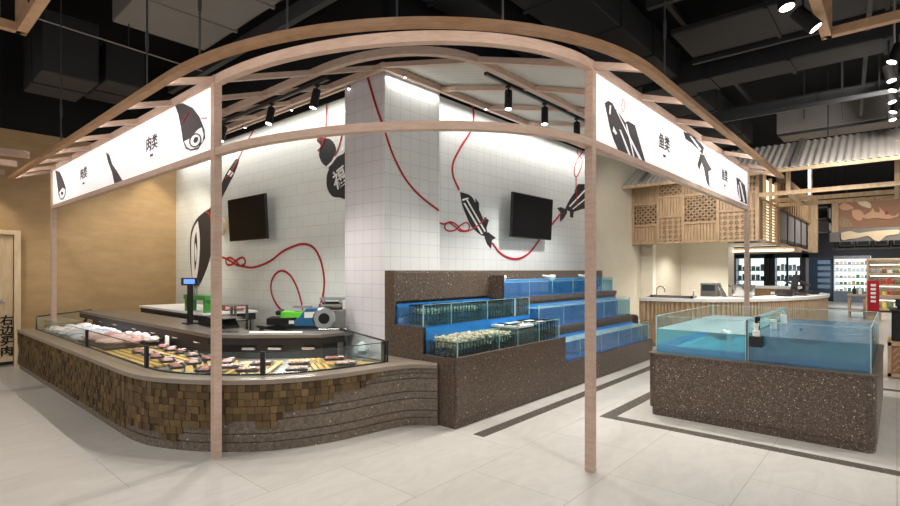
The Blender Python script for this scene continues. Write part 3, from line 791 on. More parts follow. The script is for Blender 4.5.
t = thing('knife_rack', 'green plastic stand on the prep table behind the scale pole', 'stand', (3.05,7.3,.93))
MB().box(2.98,3.12,7.55,7.61,.93,1.1).build('post', M_GREEN, t); MB().box(2.98,3.12,6.95,7.01,.93,1.1).build('post', M_GREEN, t)
MB().box(2.97,3.13,6.93,7.63,1.10,1.16).build('crossbar', M_GREEN, t)
h = MB(); 
for k, y in enumerate((7.45,7.38,7.5)): h.tube([(3.05,y,1.16),(3.05,y-.02,1.27+.03*k),(3.05,y-.08,1.29+.03*k)], .008, 6)
h.build('hook', M_STEEL, t)
for i, y in enumerate((7.25,7.1,6.97)):
    s = MB(); s.ball((0,0,0), (.09,.08,.04), 10, 6, .3+.3*i, None, .4); o = s.build('meat_cut', M_MEAT, None, True); o.location = (3.35+.06*i,y,.975)
    tag(o, 'reddish meat cut on the white prep table, %s of three from the green stand' % ORD[i], 'meat', 'meat cuts on the prep table')
t = thing('steel_shelf', 'low steel wire shelf on the prep side right of the left post', 'shelf', (3.09,6.38,0))
for x in (2.99,3.19):
    for y in (6.22,6.53): MB().box(x-.012,x+.012,y-.012,y+.012,0,1.05).build('post', M_STEELD, t)
MB().box(2.975,3.205,6.205,6.545,1.05,1.065).build('shelf', M_STEEL, t); MB().box(2.975,3.205,6.205,6.545,.86,.875).build('shelf', M_STEEL, t)
t = thing('work_table', 'dark steel work table carrying the blue machine against the tiled wall', 'table', (3.5,5.5,0))
MB().box(3.30,3.66,4.66,6.18,.765,.80).build('tabletop', M_STEELD, t); MB().box(3.66,3.90,4.9,6.18,.765,.80).build('tabletop', M_STEELD, t)
for x in (3.34,3.62):
    for y in (4.75,6.13): MB().box(x-.02,x+.02,y-.02,y+.02,0,.765).build('leg', M_STEELD, t)
# the blue machine with a green roller
t = thing('slicing_machine', 'blue and black slicing machine with lime green cover on the work table', 'machine', (3.5,5.55,.80))
def mx(o): o.matrix_parent_inverse = Matrix.Identity(4); return o
def local(parent):
    WM[parent.name] = Matrix.Identity(4); return parent
local(t)
b = MB(); b.box(-.34,.34,-.16,.16,.0,.03); b.build('base', M_BLACK, t)
b = MB(); b.prism_on([(-.02,.03),(.34,.03),(.34,.24),(.12,.24),(.04,.14),(-.02,.10)], 'y', -.15, .15); mbd = b.build('body', M_MBLUE, t, bevel=.006)
b = MB(); b.box(-.34,-.03,-.15,.13,.05,.13); b.build('feed_tray', M_BLACKM, t, bevel=.004)
b = MB(); b.prism_on([(-.20,.13),(.09,.13),(.10,.19),(-.18,.20)], 'y', -.10, .12); b.build('green_cover', M_LIME, t)
b = MB(); b.lathe([(.03,-.14),(.03,.14)], (-.21,0,.19), 12, axis='y'); b.build('roller', M_BLACK, t, True)
b = MB(); b.box(-.06,.16,-.02,.12,.235,.26); b.build('top_plate', M_STEEL, t)
b = MB(); b.box(.10,.28,-.155,-.15,.13,.20); b.box(-.08,-.02,-.156,-.15,.06,.10); b.build('label_plate', M_WHITE, mbd)
t.rotation_euler[2] = -.72
t = thing('meat_slicer', 'silver meat slicer with round blade beside the tiled pier', 'slicer', (3.475,4.79,.80)); local(t)
b = MB(); b.box(-.16,.16,-.12,.12,0,.06); b.build('base', M_STEEL, t, bevel=.01)
b = MB(); b.lathe([(.0,-.02),(.11,-.02),(.125,0),(.11,.02),(.03,.03),(.0,.03)], (-.09,-.10,.17), 20, axis='y'); bgd = b.build('blade_guard', M_STEEL, t, True)
b = MB(); b.lathe([(.0,-.01),(.06,-.01),(.06,.0)], (-.09,-.12,.17), 16, axis='y'); b.build('blade_hub', M_BLACKM, bgd, True)
b = MB(); b.box(-.13,.13,-.06,.10,.06,.26); b.lathe([(.05,-.14),(.05,.1)], (0,.02,.30), 14, axis='x'); b.build('motor_body', M_STEELD, t, bevel=.008)
b = MB(); b.box(-.14,.13,-.09,.05,.37,.40); b.tube([(-.10,0,.26),(-.10,0,.37)], .015, 8); b.tube([(.08,0,.30),(.08,0,.37)], .02, 8); b.build('carriage', M_STEEL, t)
t.rotation_euler[2] = -.72
# ---------------------------------------------------------------- televisions
def tv(label, c, axis):
    t = thing('television', label, 'television', c, 0, 'wall televisions'); local(t)
    w, h = .565, .325
    MB().box(-w,w,-.02,.02,-h,h).build('bezel', M_BLACK, t, bevel=.004)
    MB().box(-w+.014,w-.014,-.0225,-.018,-h+.016,h-.014).build('screen', M_SCREEN, t)
    b = MB(); b.box(-.12,.12,.02,.045,-.12,.12); b.build('back_housing', M_BLACK, t)
    b = MB(); b.beam((0,.03,0),(0,.15,.0),.05,.05); b.box(-.1,.1,.145,.155,-.1,.1); b.build('wall_bracket', M_BLACK, t)
    return t
t = tv('black wall television between the ham mural and the gourd mural', (3.775,7.35,2.28), 'x'); t.rotation_euler = (0, 0, -PI/2)
t.rotation_euler = (math.radians(3), 0, -PI/2)
t = tv('black wall television above the fish tanks between two fish murals', (6.68,4.18,2.31), 'y'); t.rotation_euler = (math.radians(3), 0, 0)
t = thing('wall_clock', 'round white clock on the tiled wall left of the television', 'clock', (3.89,8.40,2.22))
MB().lathe([(.0,-.04),(.12,-.04),(.14,-.02),(.14,0)], (3.89,8.40,2.22), 24, axis='x').build('case', M_CRM, t, True)
MB().lathe([(.0,-.046),(.10,-.046),(.10,-.04)], (3.89,8.40,2.22), 24, axis='x').build('dial', M_WHITE, t, True)
# ---------------------------------------------------------------- murals and rope drawings
def mural(name, label, cat='mural'): return thing(name, label, cat, (3.9,4.36,2))
def ropex(par, pts, X, r=.021, n=7, name='rope'):
    P = cr([onx(a,b,X) for a,b in pts], n); MB().tube([(X-.005,p[0],p[1]) for p in P], r*.8, 6, flat=(0,X-.005,.004)).build(name, M_RED, par, True)
def ropey(par, pts, Y, r=.021, n=7, name='rope'):
    P = cr([ony(a,b,Y) for a,b in pts], n); MB().tube([(p[0],Y-.005,p[1]) for p in P], r*.8, 6, flat=(1,Y-.005,.004)).build(name, M_RED, par, True)
XL = 3.949; YR = 4.359; YP = 4.137; XP = 3.666
t = mural('ham_mural', 'black cured ham painting with red string on the left tiled wall')
def dX(name, pts, m, X=XL, k=1, sm=True):
    P = [onx(a,b,X) for a,b in pts]
    if sm: P = cr(P+[P[0]], 3)[:-1]
    MB().prism_on(P, 'x', X-.002*k, X).build(name, m, t)
def dY(name, pts, m, Y=YR, k=1, sm=True):
    P = [ony(a,b,Y) for a,b in pts]
    if sm: P = cr(P+[P[0]], 3)[:-1]
    MB().prism_on(P, 'y', Y-.002*k, Y).build(name, m, t)
dX('ham', [(236,159),(239,160),(235,172),(228,186),(221,200),(216,212),(215,232),(212,250),(207,268),(199,286),(194,287),(191,270),(190,250),(191,232),(196,220),(204,212),(212,206),(219,190),(226,174)], M_INKB)
dX('ham_face', [(198,221),(200,240),(199,262),(196,282),(193,280),(191.5,262),(191.5,240),(194,228)], M_WHITE, k=2)
dX('ham_face_line', [(196.5,232),(197.5,245),(196.5,262),(195,270),(194.5,250),(195,238)], M_INKB, k=3)
dX('ham_bone', [(196,243),(197,252),(196,262),(195.2,255),(195.2,247)], M_WHITE, k=4)
dX('bone_tip', [(230,170),(234,173),(231,177),(227.5,174.5)], M_WHITE, k=2, sm=False)
ropex(t, [(255,128),(244,148),(232,172),(226,178)], XL, .016)
ropex(t, [(206,211),(210,215),(212,225)], XL, .022)
t = mural('rope_mural', 'painted red rope with knot and loops below the left television')
ropex(t, [(212,256),(219,256.5),(226,258.5),(232,262),(238,265.5),(243.5,265),(245.5,261),(242.5,257.5),(237,260),(232,264.5),(227.5,264.5),(226,260.5),(229.5,257.5),(235,260.5),(240,265.5),(246,267),(253,267.5),(262,265),(272,260),(282,252),(292,247),(303,244),(313,247),(320,258),(324,275),(324,290),(321,303),(317,311)], XL, .024)
ropex(t, [(285,313),(278,306),(273,297),(271,287),(273,278),(278,272),(284,271),(291,276),(297,287),(301,300),(303,310)], XL, .022)
t = mural('gourd_mural', 'black gourd painting with white character beside the tiled pier')
dX('gourd', [(318,137),(323,138),(330,139),(335,145),(336,153),(333,160),(337,157),(343,154),(347,154),(348,196),(340,197.5),(332,196),(327,187),(327,175),(329,168),(323,164),(319,155),(321,146),(317,141)], M_INKB)
dX('gourd_band', [(335,155),(337,157),(332,164),(328,168),(327,166),(332,161)], M_WHITE, k=2, sm=False)
Y, Z = onx(341, 179, XL); text('lettering', '福', .27, frame_x(XL-.004, Y+.02, Z, .35), M_WHITE, t, .002, .004)
ropex(t, [(327,105),(326.5,120),(325,137),(321,147),(318,151)], XL, .016); ropex(t, [(343,132),(339,147),(335,156)], XL, .014); ropex(t, [(318,139),(322,140),(326,138)], XL, .014)
t = mural('rope_mural', 'painted red rope running down over the corner of the tiled pier')
ropex(t, [(366,70),(371,88),(377,108),(384.3,128.5)], XP, .020)
ropey(t, [(383.8,128),(389,145),(396,162),(406,180),(420,196),(438.5,210.5)], YP, .018)
t = mural('rope_mural', 'painted red rope knot between the pier and the first fish mural')
ropey(t, [(439.5,223),(444,224),(450,222),(456,224.5),(461,230),(467,230.5),(469.5,226.5),(466,222.5),(460,225.5),(454,230.5),(447,230.5),(444.5,226.5),(448,222.5),(454,226),(460,231),(468,231),(477,226),(486,217.5)], YR, .014)
t = mural('fish_mural', 'black striped fish painting left of the right television with head upward')
dY('fish', [(460,192),(464,193),(471,196),(476,204),(481,214),(485,224),(487,232),(484,236),(478,233),(471,226),(466,215),(462,204)], M_INKB)
dY('fin', [(475,198),(479,203),(479,210),(476,206)], M_INKB, sm=False); dY('fin', [(484,217),(489,220),(486,229),(484,224)], M_INKB, sm=False)
dY('tail', [(484,234),(488,232),(496,238),(492,240),(491,249),(487,244),(485,239)], M_INKB, sm=False)
for p in ([(463,203),(465,203),(483,234),(481,234)],[(466,200),(467.5,199.5),(485.5,231),(484.5,232)],[(462,199),(468,197.5),(468.5,199),(462.5,201)]): dY('stripe', p, M_WHITE, k=2, sm=False)
t = mural('rope_mural', 'painted red rope from the ceiling, swinging under the right television')
ropey(t, [(471,100),(473.5,115),(471,130),(460,148),(453,163),(453,176),(459,190)], YR, .022)
ropey(t, [(492,243),(500,253),(509,258),(519,258.5),(529,253),(537,243),(543,233),(552,224),(561,213)], YR, .024)
t = mural('fish_mural', 'black striped fish painting right of the right television beside the right post')
dY('fish', [(565,209),(570,199),(577,190),(586,184),(594,183),(592,205),(582,209),(572,212)], M_INKB)
dY('fin', [(574,192),(578,184),(586,184),(580,189)], M_INKB, sm=False); dY('fin', [(570,211),(574,210),(573,218),(570,217)], M_INKB, sm=False)
dY('tail', [(567,210),(561,207),(557,208),(560,212),(560,222),(564,218),(567,213)], M_INKB, sm=False)
for p in ([(569,206),(570,207),(588,188),(587,187)],[(572,209),(573,209.5),(591,195),(590,194)]): dY('stripe', p, M_WHITE, k=2, sm=False)
ropey(t, [(579,147),(577,153),(582,160),(580,170),(576,177),(574,170),(577,160),(582,152),(580,147)], YR, .014); ropey(t, [(576,178),(576,190),(577,207)], YR, .010)
# ================================================================ STEPPED TANKS
sd = thing('tank_stand', 'stepped brown terrazzo stand carrying the wall fish tanks', 'tank stand', (6.2,3.6,0))
b = MB(); b.box(3.70,5.76,3.125,4.13,.085,.50); b.box(5.76,8.78,3.125,4.13,.085,.34); b.box(3.66,8.78,3.14,4.13,0,.085)
b.build('base', M_TERR, sd)
b = MB(); b.box(3.66,5.76,3.115,3.145,.085,.675); b.build('front_panel', M_TERR, sd, bevel=.006)
b = MB(); b.box(5.76,8.78,3.115,3.145,.085,.34); b.build('front_panel', M_TERR, sd, bevel=.006)
b = MB(); b.box(3.66,3.70,3.147,3.575,.085,.66); b.box(3.66,3.68,3.575,3.98,.085,.934); b.box(3.66,3.68,3.98,4.13,.085,1.5); b.build('side_panel', M_TERR, sd)
b = MB(); b.box(3.70,5.70,3.60,4.06,.50,.92); b.box(5.70,8.78,3.465,4.06,.34,.70); b.box(5.36,8.78,3.77,4.06,.92,1.08); b.build('riser', M_TERR, sd)
b = MB(); b.box(5.72,8.80,3.45,3.79,.70,.74); b.build('ledge', M_TERR, sd, bevel=.004)
b = MB(); b.box(5.36,8.80,3.755,4.06,1.08,1.145); b.build('ledge', M_TERR, sd, bevel=.004)
b = MB(); b.box(3.70,8.88,4.06,4.13,.9,1.5); b.build('back_panel', M_TERR, sd)
b = MB(); b.box(3.70,5.36,4.0,4.06,1.17,1.485); b.build('raised_panel', M_TERR, sd, bevel=.006)
MB().box(5.345,5.372,3.785,4.0,1.148,1.44).build('side_blade', M_TERR, sd)
MB().box(5.343,5.374,3.780,3.785,1.148,1.44).build('panel_trim', M_CASE, sd)
def tank(label, x0, x1, y0, y1, z0, z1, zf, water, divs, mat, grp, back=True):
    t = thing('fish_tank', label, 'fish tank', ((x0+x1)/2,(y0+y1)/2,zf), 0, grp)
    e = .006
    b = MB(); b.box(x0,x1,y0,y0+e,zf,z1); b.build('front_glass', M_GLASS, t)
    for x in (x0, x1-e): MB().box(x,x+e,y0+e,y1,zf,z1).build('side_glass', M_GLASS, t)
    if back:
        MB().box(x0+e,x1-e,y1-e,y1,zf,z1-.01).build('blue_back', M_BLUE, t)
    MB().box(x0+e,x1-e,y0+e,y1-e,zf,zf+.006).build('blue_floor', M_BLUE, t)
    for x in divs:
        dv = MB().box(x-.003,x+.003,y0+e,y1-e,zf+.006,z1-.012).build('divider', M_GLASS, t)
        MB().box(x-.005,x+.005,y0+e,y0+e+.008,zf+.006,z1-.008).build('divider_edge', M_GEDGE, dv)
    b = MB(); b.box(x0,x1,y0-.001,y0+e,z1-.004,z1+.001); b.build('rim', M_GEDGE, t)
    for x in (x0, x1-e): MB().box(x-.001,x+.007,y0-.001,y0+.009,z0,z1).build('corner_seam', M_GEDGE, t)
    xs = [x0+e]+list(divs)+[x1-e]
    for a, c in zip(xs, xs[1:]): wt = MB().box(a+.005,c-.005,y0+e+.002,y1-e-.002,zf+.008,water).build('water', mat, t); MB().box(a+.006,c-.006,y0+e+.003,y1-e-.003,water+.001,water+.003).build('water_surface', M_SURFC if mat is M_WATB else M_WATL, wt)
    return t
G = 'fish tanks on the stepped stand'
tank('clear shellfish tank on the upper left step with dark crates inside', 3.69,5.33,3.585,3.985,.935,1.155,.922,1.11,(4.13,4.77),M_WATL,G)
tank('small end tank of the upper left step with one dark crate', 5.335,5.665,3.585,3.755,.935,1.155,.922,1.11,(),M_WATL,G)
tank('front left shellfish tank heaped with clams behind the terrazzo panel', 3.71,5.66,3.15,3.575,.66,.90,.505,.80,(4.40,4.75,5.2),M_WATL,G)
MB().box(3.72,5.66,3.579,3.584,.80,.92).build('blue_lining', M_BLUE, sd)
tank('blue fish tank on the top step of the right side', 5.38,8.72,3.79,4.05,1.15,1.385,1.147,1.34,(6.0,6.62,7.25,7.88,8.3),M_WATB,G)
tank('blue fish tank on the middle step of the right side', 5.73,8.72,3.485,3.74,.745,1.05,.742,1.0,(6.4,7.05,7.7,8.25),M_WATB,G)
tank('blue fish tank on the lowest step of the right side', 5.78,8.72,3.16,3.44,.345,.635,.342,.585,(6.25,6.9,7.5,8.0,8.4),M_WATB,G)
# crates
def crate(label, x0, x1, y0, y1, z0, h, m=M_BLACKM, step=.05):
    t = thing('mesh_crate', label, 'crate', ((x0+x1)/2,(y0+y1)/2,z0), 0, 'mesh crates in the shellfish tanks')
    b = MB(); b.box(x0,x1,y0,y1,z0,z0+.006); b.build('bottom', m, t)
    b = MB()
    for zz in (z0+.006, z0+h*.5, z0+h-.012):
        b.box(x0,x1,y0,y0+.006,zz,zz+.012); b.box(x0,x1,y1-.006,y1,zz,zz+.012); b.box(x0,x0+.006,y0,y1,zz,zz+.012); b.box(x1-.006,x1,y0,y1,zz,zz+.012)
    n = int((x1-x0)/step)
    for k in range(n+1):
        x = x0+(x1-x0-.012)*k/n; b.box(x,x+.012,y0,y0+.006,z0,z0+h); b.box(x,x+.012,y1-.006,y1,z0,z0+h)
    n = max(1,int((y1-y0)/step))
    for k in range(n+1):
        y = y0+(y1-y0-.012)*k/n; b.box(x0,x0+.006,y,y+.012,z0,z0+h); b.box(x1-.006,x1,y,y+.012,z0,z0+h)
    b.build('mesh_wall', m, t)
    return t
def heap(name, label, m, x0, x1, y0, y1, z0, n, layers, r=.019):
    s = MB()
    for l in range(layers):
        for k in range(n):
            a = Matrix.Rotation(random.uniform(0,6),3,'Z') @ Matrix.Rotation(random.uniform(-.8,.8),3,'X')
            rr = r*random.uniform(.75,1.2)
            s.ball((random.uniform(x0,x1),random.uniform(y0,y1),z0+l*.016+random.uniform(0,.012)), (rr,rr*.8,rr*.45), 7, 4, random.random()*.98+.01, a)
    o = s.build(name, m, None, True); tag(o, label, 'shellfish', None, 'stuff'); return o
crate('black mesh crate at the left end of the upper shellfish tank', 3.83,4.09,3.62,3.93,.932,.20)
crate('black mesh crate in the middle of the upper shellfish tank', 4.19,4.70,3.62,3.93,.932,.20)
crate('black mesh crate right of the middle in the upper shellfish tank', 4.86,5.28,3.62,3.93,.932,.19)
crate('black mesh crate in the small end tank of the upper step', 5.36,5.64,3.60,3.745,.932,.215)
heap('clam_heap', 'pale clams in the middle crate of the upper tank', M_SHELL, 4.22,4.67,3.65,3.9,1.03,80,4)
heap('clam_heap', 'pale clams in the left crate of the upper tank', M_SHELL, 3.86,4.06,3.65,3.9,1.03,40,4)
heap('mussel_heap', 'dark mussels in the right crate of the upper tank', M_MUSSEL, 4.9,5.25,3.65,3.9,.945,56,3)
crate('black mesh crate of clams at the front left of the lower tank', 3.74,4.38,3.19,3.54,.56,.24)
crate('black mesh crate behind the terrazzo panel, second in the lower tank', 4.43,4.73,3.19,3.54,.56,.235)
crate('grey mesh crate in the middle of the lower tank', 4.80,5.15,3.19,3.54,.56,.27, M_DUCTG, .03)
crate('dark tall mesh crate at the right end of the lower tank', 5.30,5.62,3.19,3.54,.56,.325)
heap('clam_heap', 'heap of cream clams in the front left crate of the lower tank', M_SHELL, 3.76,4.36,3.21,3.52,.73,170,7)
heap('clam_heap', 'heap of cream clams in the second crate of the lower tank', M_SHELL, 4.45,4.71,3.21,3.52,.735,70,6)
for i, (x0, x1) in enumerate(((4.80,5.15),(5.20,5.60))):
    t = thing('foam_lid', 'white foam tray lying across the top of the lower shellfish tank, %s' % ('left one' if i == 0 else 'right one'), 'tray', (x0,3.3,.90), 0, 'foam trays on the lower tank')
    MB().box(x0,x1,3.20 if i == 0 else 3.30,3.56,.848,.87).build('tray', M_WHITE, t)
    b = MB(); b.box(x0,x1,3.36,3.375,.868,.885); b.box(x0+.1,x0+.115,3.24,3.54,.868,.885); b.build('handle', M_CASE, t)
# air fittings over the top tank
for i, x in enumerate((5.5,6.78,7.95)):
    t = thing('water_inlet', 'white plastic water inlet over the top blue tank, %s of three from the left' % ORD[i], 'pipe fitting', (x,3.92,1.385), 0, 'water inlets over the top tank')
    b = MB(); b.lathe([(.0,.03),(.05,.025),(.06,0),(.05,-.03),(.03,-.06),(.0,-.065)], (x,3.90,1.41), 12); b.build('cap', M_PVC, t, True)
    MB().tube([(x,3.90,1.40),(x,4.06,1.42)], .02, 8).build('pipe', M_PVC, t)
# fish
def fish(label, c, L=.16, az=0, m=M_FISH, group=None):
    t = thing('fish', label, 'fish', (0,0,0), 0, group)
    prof = [(-.5,.002),(-.46,.05),(-.36,.10),(-.2,.15),(0,.165),(.2,.13),(.36,.06),(.44,.035)]
    vs = []; n = 8
    for x, r in prof:
        for k in range(n):
            a = 2*PI*k/n; vs.append((x*L, r*.45*L*math.cos(a), r*L*math.sin(a)))
    fs = [(i*n+k,i*n+(k+1)%n,(i+1)*n+(k+1)%n,(i+1)*n+k) for i in range(len(prof)-1) for k in range(n)]+[tuple(range(n-1,-1,-1)),tuple(range((len(prof)-1)*n,len(prof)*n))]
    MB().add(vs, fs).build('body', m, t, True)
    b = MB(); b.add([(.42*L,-.004,0),(.60*L,-.002,.14*L),(.55*L,0,0),(.60*L,-.002,-.14*L),(.42*L,.004,0),(.60*L,.002,.14*L),(.55*L,.0015,0),(.60*L,.002,-.14*L)],[(0,1,2),(0,2,3),(4,6,5),(4,7,6),(0,4,5,1),(3,7,4,0),(1,5,6,2),(2,6,7,3)]); b.build('tail', m, t)
    b = MB(); b.add([(-.15*L,-.002,.15*L),(.0,-.002,.25*L),(.2*L,-.002,.12*L),(-.15*L,.002,.15*L),(.0,.002,.25*L),(.2*L,.002,.12*L)],[(0,1,2),(5,4,3),(0,3,4,1),(1,4,5,2),(2,5,3,0)]); b.build('fin', m, t)
    return place(t, c, az)
FG = 'live fish in the blue tanks'
fish('olive fish in the middle of the top blue tank', (7.5,3.9,1.24), .24, .3, group=FG)
fish('small fish near the left of the top blue tank', (6.9,3.92,1.22), .15, .5, group=FG)
fish('olive fish just right of the right post in the middle blue tank', (7.25,3.6,.84), .22, -.3, group=FG)
fish('small fish in the right half of the middle blue tank', (7.5,3.62,.92), .2, .4, group=FG)
fish('small fish at the right end of the top blue tank', (8.1,3.9,1.27), .14, .2, group=FG)
# ================================================================ ISLAND TANK
isl = thing('island_stand', 'freestanding rounded brown terrazzo tank stand at the right', 'tank stand', (6.6,1.02,0))
def rr(x0, x1, y0, y1, r, n=6):
    P = []
    for cx, cy, a0 in ((x1-r,y1-r,0),(x0+r,y1-r,90),(x0+r,y0+r,180),(x1-r,y0+r,270)):
        for k in range(n+1):
            a = math.radians(a0+90*k/n); P.append((cx+r*math.cos(a), cy+r*math.sin(a)))
    return P
MB().prism(rr(5.40,7.80,.12,1.97,.08), .08, .635).build('body', M_TERR, isl, True)
MB().prism(rr(5.41,7.79,.13,1.945,.07), 0, .08).build('plinth', M_TERR, isl, True)
b = MB(); b.prism(rr(5.39,7.81,.11,1.98,.085), .625, .642); b.build('top_rim', M_TERR, isl, True)
M_BLUEL = plain('refracted_floor_blue', C(60, 160, 228), .4, 0, .5, .06, 6)  # for an added band that mimics the refracted blue of the tank floor
def itank(label, y0, y1, mat, wz, smat, fmat):
    x0, x1, e, z0, z1 = 5.5, 7.72, .008, .642, 1.02
    t = thing('fish_tank', label, 'fish tank', (6.6,(y0+y1)/2,z0), 0, 'glass tanks on the island stand')
    MB().box(x0,x0+e,y0,y1,z0,z1).build('front_glass', M_GLASS, t); MB().box(x1-e,x1,y0,y1,z0,z1).build('back_glass', M_GLASS, t)
    for y in (y0, y1-e): MB().box(x0+e,x1-e,y,y+e,z0,z1).build('side_glass', M_GLASS, t)
    MB().box(x0+.012,x1-.012,y0+.012,y1-.012,z0,z0+.006).build('tank_floor', fmat, t)
    sk = MB(); sk.box(x0+.013,x0+.02,y0+.013,y1-.013,z0+.006,z0+.075); sk.box(x1-.02,x1-.013,y0+.013,y1-.013,z0+.006,z0+.075); sk.box(x0+.02,x1-.02,y0+.013,y0+.02,z0+.006,z0+.075); sk.box(x0+.02,x1-.02,y1-.02,y1-.013,z0+.006,z0+.075); sk.build('refracted_floor_band', M_BLUEL, t)
    wt = MB().box(x0+e+.003,x1-e-.003,y0+e+.003,y1-e-.003,z0+.001,wz).build('water', mat, t)
    MB().box(x0+e+.004,x1-e-.004,y0+e+.004,y1-e-.004,wz+.001,wz+.003).build('water_surface', smat, wt)
    b = MB(); b.box(x0-.001,x0+e+.001,y0,y1,z1-.002,z1+.003); b.box(x1-e-.001,x1+.001,y0,y1,z1-.002,z1+.003)
    for y in (y0, y1-e): b.box(x0,x1,y-.001,y+e+.001,z1-.002,z1+.003)
    b.build('rim', M_GEDGE, t)
    for y in (y0, y1-e):
        MB().box(x0-.001,x0+.009,y-.001,y+.009,z0,z1).build('corner_seam', M_GEDGE, t); MB().box(x1-.009,x1+.001,y-.001,y+.009,z0,z1).build('corner_seam', M_GEDGE, t)
    return t
itank('left island tank with pale cyan water', 1.075, 1.92, M_WATC, .885, M_SURFC, plain('tank_floor_cyan', C(140, 208, 222), .5))
itank('right island tank with darker blue water', .16, 1.067, M_WATD, .885, M_SURFD, plain('tank_floor_teal', C(136, 170, 176), .5))
MB().box(5.498,5.504,1.066,1.076,.642,1.03).build('divider_edge', M_GRIM, isl)
b = MB(); b.box(5.50,7.72,1.068,1.074,1.0,1.04); b.build('divider_top', M_GEDGE, isl)
def pipe(label, pts, r=.022, grp='white pipes in the island tanks'):
    t = thing('plastic_pipe', label, 'pipe', pts[0], 0, grp)
    MB().tube(pts, r, 10).build('pipe', M_PVC, t, True)
    for p in pts[1:-1] if len(pts) > 2 else pts[:1]: MB().ball(p, r*1.35, 10, 6).build('elbow', M_PVC, t, True)
pipe('white elbow pipe in the left island tank near the divider', [(5.6,1.24,.70),(5.6,1.24,.88),(5.6,1.30,.90)])
pipe('white standpipe under the black pump box in the right island tank', [(5.62,1.0,.70),(5.62,1.0,.80)], .03)
pipe('white pipe behind the pump box in the right island tank', [(6.3,.98,.70),(6.3,.98,.98)], .03)
pipe('farthest white pipe along the divider in the right island tank', [(6.95,.98,.70),(6.95,.98,.99)], .03)
t = thing('pump_box', 'black pump box with grey fittings at the front divider of the island tank', 'pump', (5.45,.99,.79))
MB().box(5.415,5.492,.93,1.04,.79,.89).build('box', M_BLACK, t, bevel=.006)
b = MB(); b.lathe([(.03,0),(.03,.05),(.018,.055),(.018,.09),(.026,.095),(.026,.12)], (5.45,.985,.89), 12); b.build('fitting', M_PVC, t, True)
b = MB(); b.tube([(5.45,.985,1.0),(5.45,.985,1.06),(5.56,.985,1.06),(5.56,.985,.95)], .012, 8); b.build('valve', M_BLACKM, t, True)
fish('dark fish near the floor of the left island tank', (6.2,1.45,.78), .30, 1.2, M_DUCT, 'fish in the island tanks')
fish('dark fish farther back in the left island tank', (6.5,1.35,.80), .28, 1.4, M_DUCT, 'fish in the island tanks')
fish('large dark fish in the right island tank', (6.4,.75,.80), .4, 1.2, M_DUCT, 'fish in the island tanks')
# ================================================================ BAR COUNTER
bar = thing('bar_counter', 'curved bar counter with pale slatted front and white top behind the island tank', 'counter', (12,3,0))
BP = cr([(10.17,3.86),(10.18,3.75),(10.32,3.15),(10.58,2.68),(11.05,2.25),(11.9,1.76),(13.0,1.38),(14.0,1.22),(14.9,1.25),(15.5,1.65),(15.65,2.3)], 6)
MB().sweep(BP, [(-.60,.90),(.04,.90),(.04,.96),(-.60,.96)]).build('countertop', M_WHITE, bar)
MB().sweep(BP, [(-.06,.08),(-.02,.08),(-.02,.90),(-.06,.90)]).build('front_panel', M_OAK, bar)
MB().sweep(BP, [(-.10,0),(-.05,0),(-.05,.08),(-.10,.08)]).build('kick_plinth', M_STEELD, bar)
b = MB(); acc = 0; prev = Vector(BP[0])
for p in BP[1:]:
    p = Vector(p); d = p-prev; n = max(1, int(d.length/.055)); t_ = d.normalized(); nr = Vector((t_.y,-t_.x))
    for k in range(n):
        c = prev+d*((k+.5)/n); wv = .019
        if c.x > 13.2: wv = .027
        low = .52 if c.x < 10.6 else .10
        b.obox((c.x+nr.x*(-.005), c.y+nr.y*(-.005), (low+.895)/2), (t_.x*wv,t_.y*wv,0), (nr.x*.014,nr.y*.014,0), (0,0,(.895-low)/2))
    prev = p
b.build('slat_front', M_OAK, bar)
b = MB(); L2 = []
pl = [p for p in BP if p[0] < 10.62]
for a, c in zip(pl, pl[1:]):
    a = Vector(a); c = Vector(c)
    for k in range(4):
        z0 = .10+.10*k
        A = a.lerp(c, 0); B = a.lerp(c, 1)
        b.beam((A.x-.005,A.y,z0),(B.x-.005,B.y,z0+.10),.014,.014); b.beam((A.x-.005,A.y,z0+.10),(B.x-.005,B.y,z0),.014,.014)
b.build('lattice_front', M_OAK, bar)
t = thing('bar_sink', 'steel sink with raised edge at the left end of the bar', 'sink', (10.5,3.7,.96))
b = MB(); b.box(10.42,10.48,2.95,3.75,.961,1.01); b.box(10.42,10.72,2.95,2.99,.961,1.01); b.box(10.42,10.72,3.71,3.75,.961,1.01); b.build('rim', M_STEELD, t)
MB().box(10.48,10.70,2.99,3.71,.962,.97).build('basin', M_STEELD, t)
t = thing('faucet', 'chrome gooseneck faucet at the left end of the bar', 'faucet', (10.6,3.72,.97))
MB().tube([(10.62,3.69,.97),(10.62,3.69,1.10)]+[(10.62,3.69-.08+.08*math.cos(a),1.10+.08*math.sin(a)) for a in (.4,.9,1.57,2.2,2.9)]+[(10.62,3.53,1.06)], .012, 8).build('spout', M_STEEL, t, True)
MB().lathe([(.03,0),(.02,.03)], (10.62,3.69,.97), 10).build('base', M_STEEL, t)
t = thing('steel_cabinet', 'small dark steel box with taps on the bar before the cream column', 'appliance', (11.6,3.2,.96))
bb = MB(); bb.box(11.5,11.8,2.78,3.1,.961,1.24); bb.build('body', M_STEELD, t, bevel=.01); MB().tube([(11.45,3.22,.96),(11.45,3.22,1.06),(11.42,3.2,1.08)], .015, 8).build('tap', M_STEEL, t)
MB().box(11.492,11.5,2.82,3.06,1.08,1.2).build('control_panel', M_FRIDGE, t)
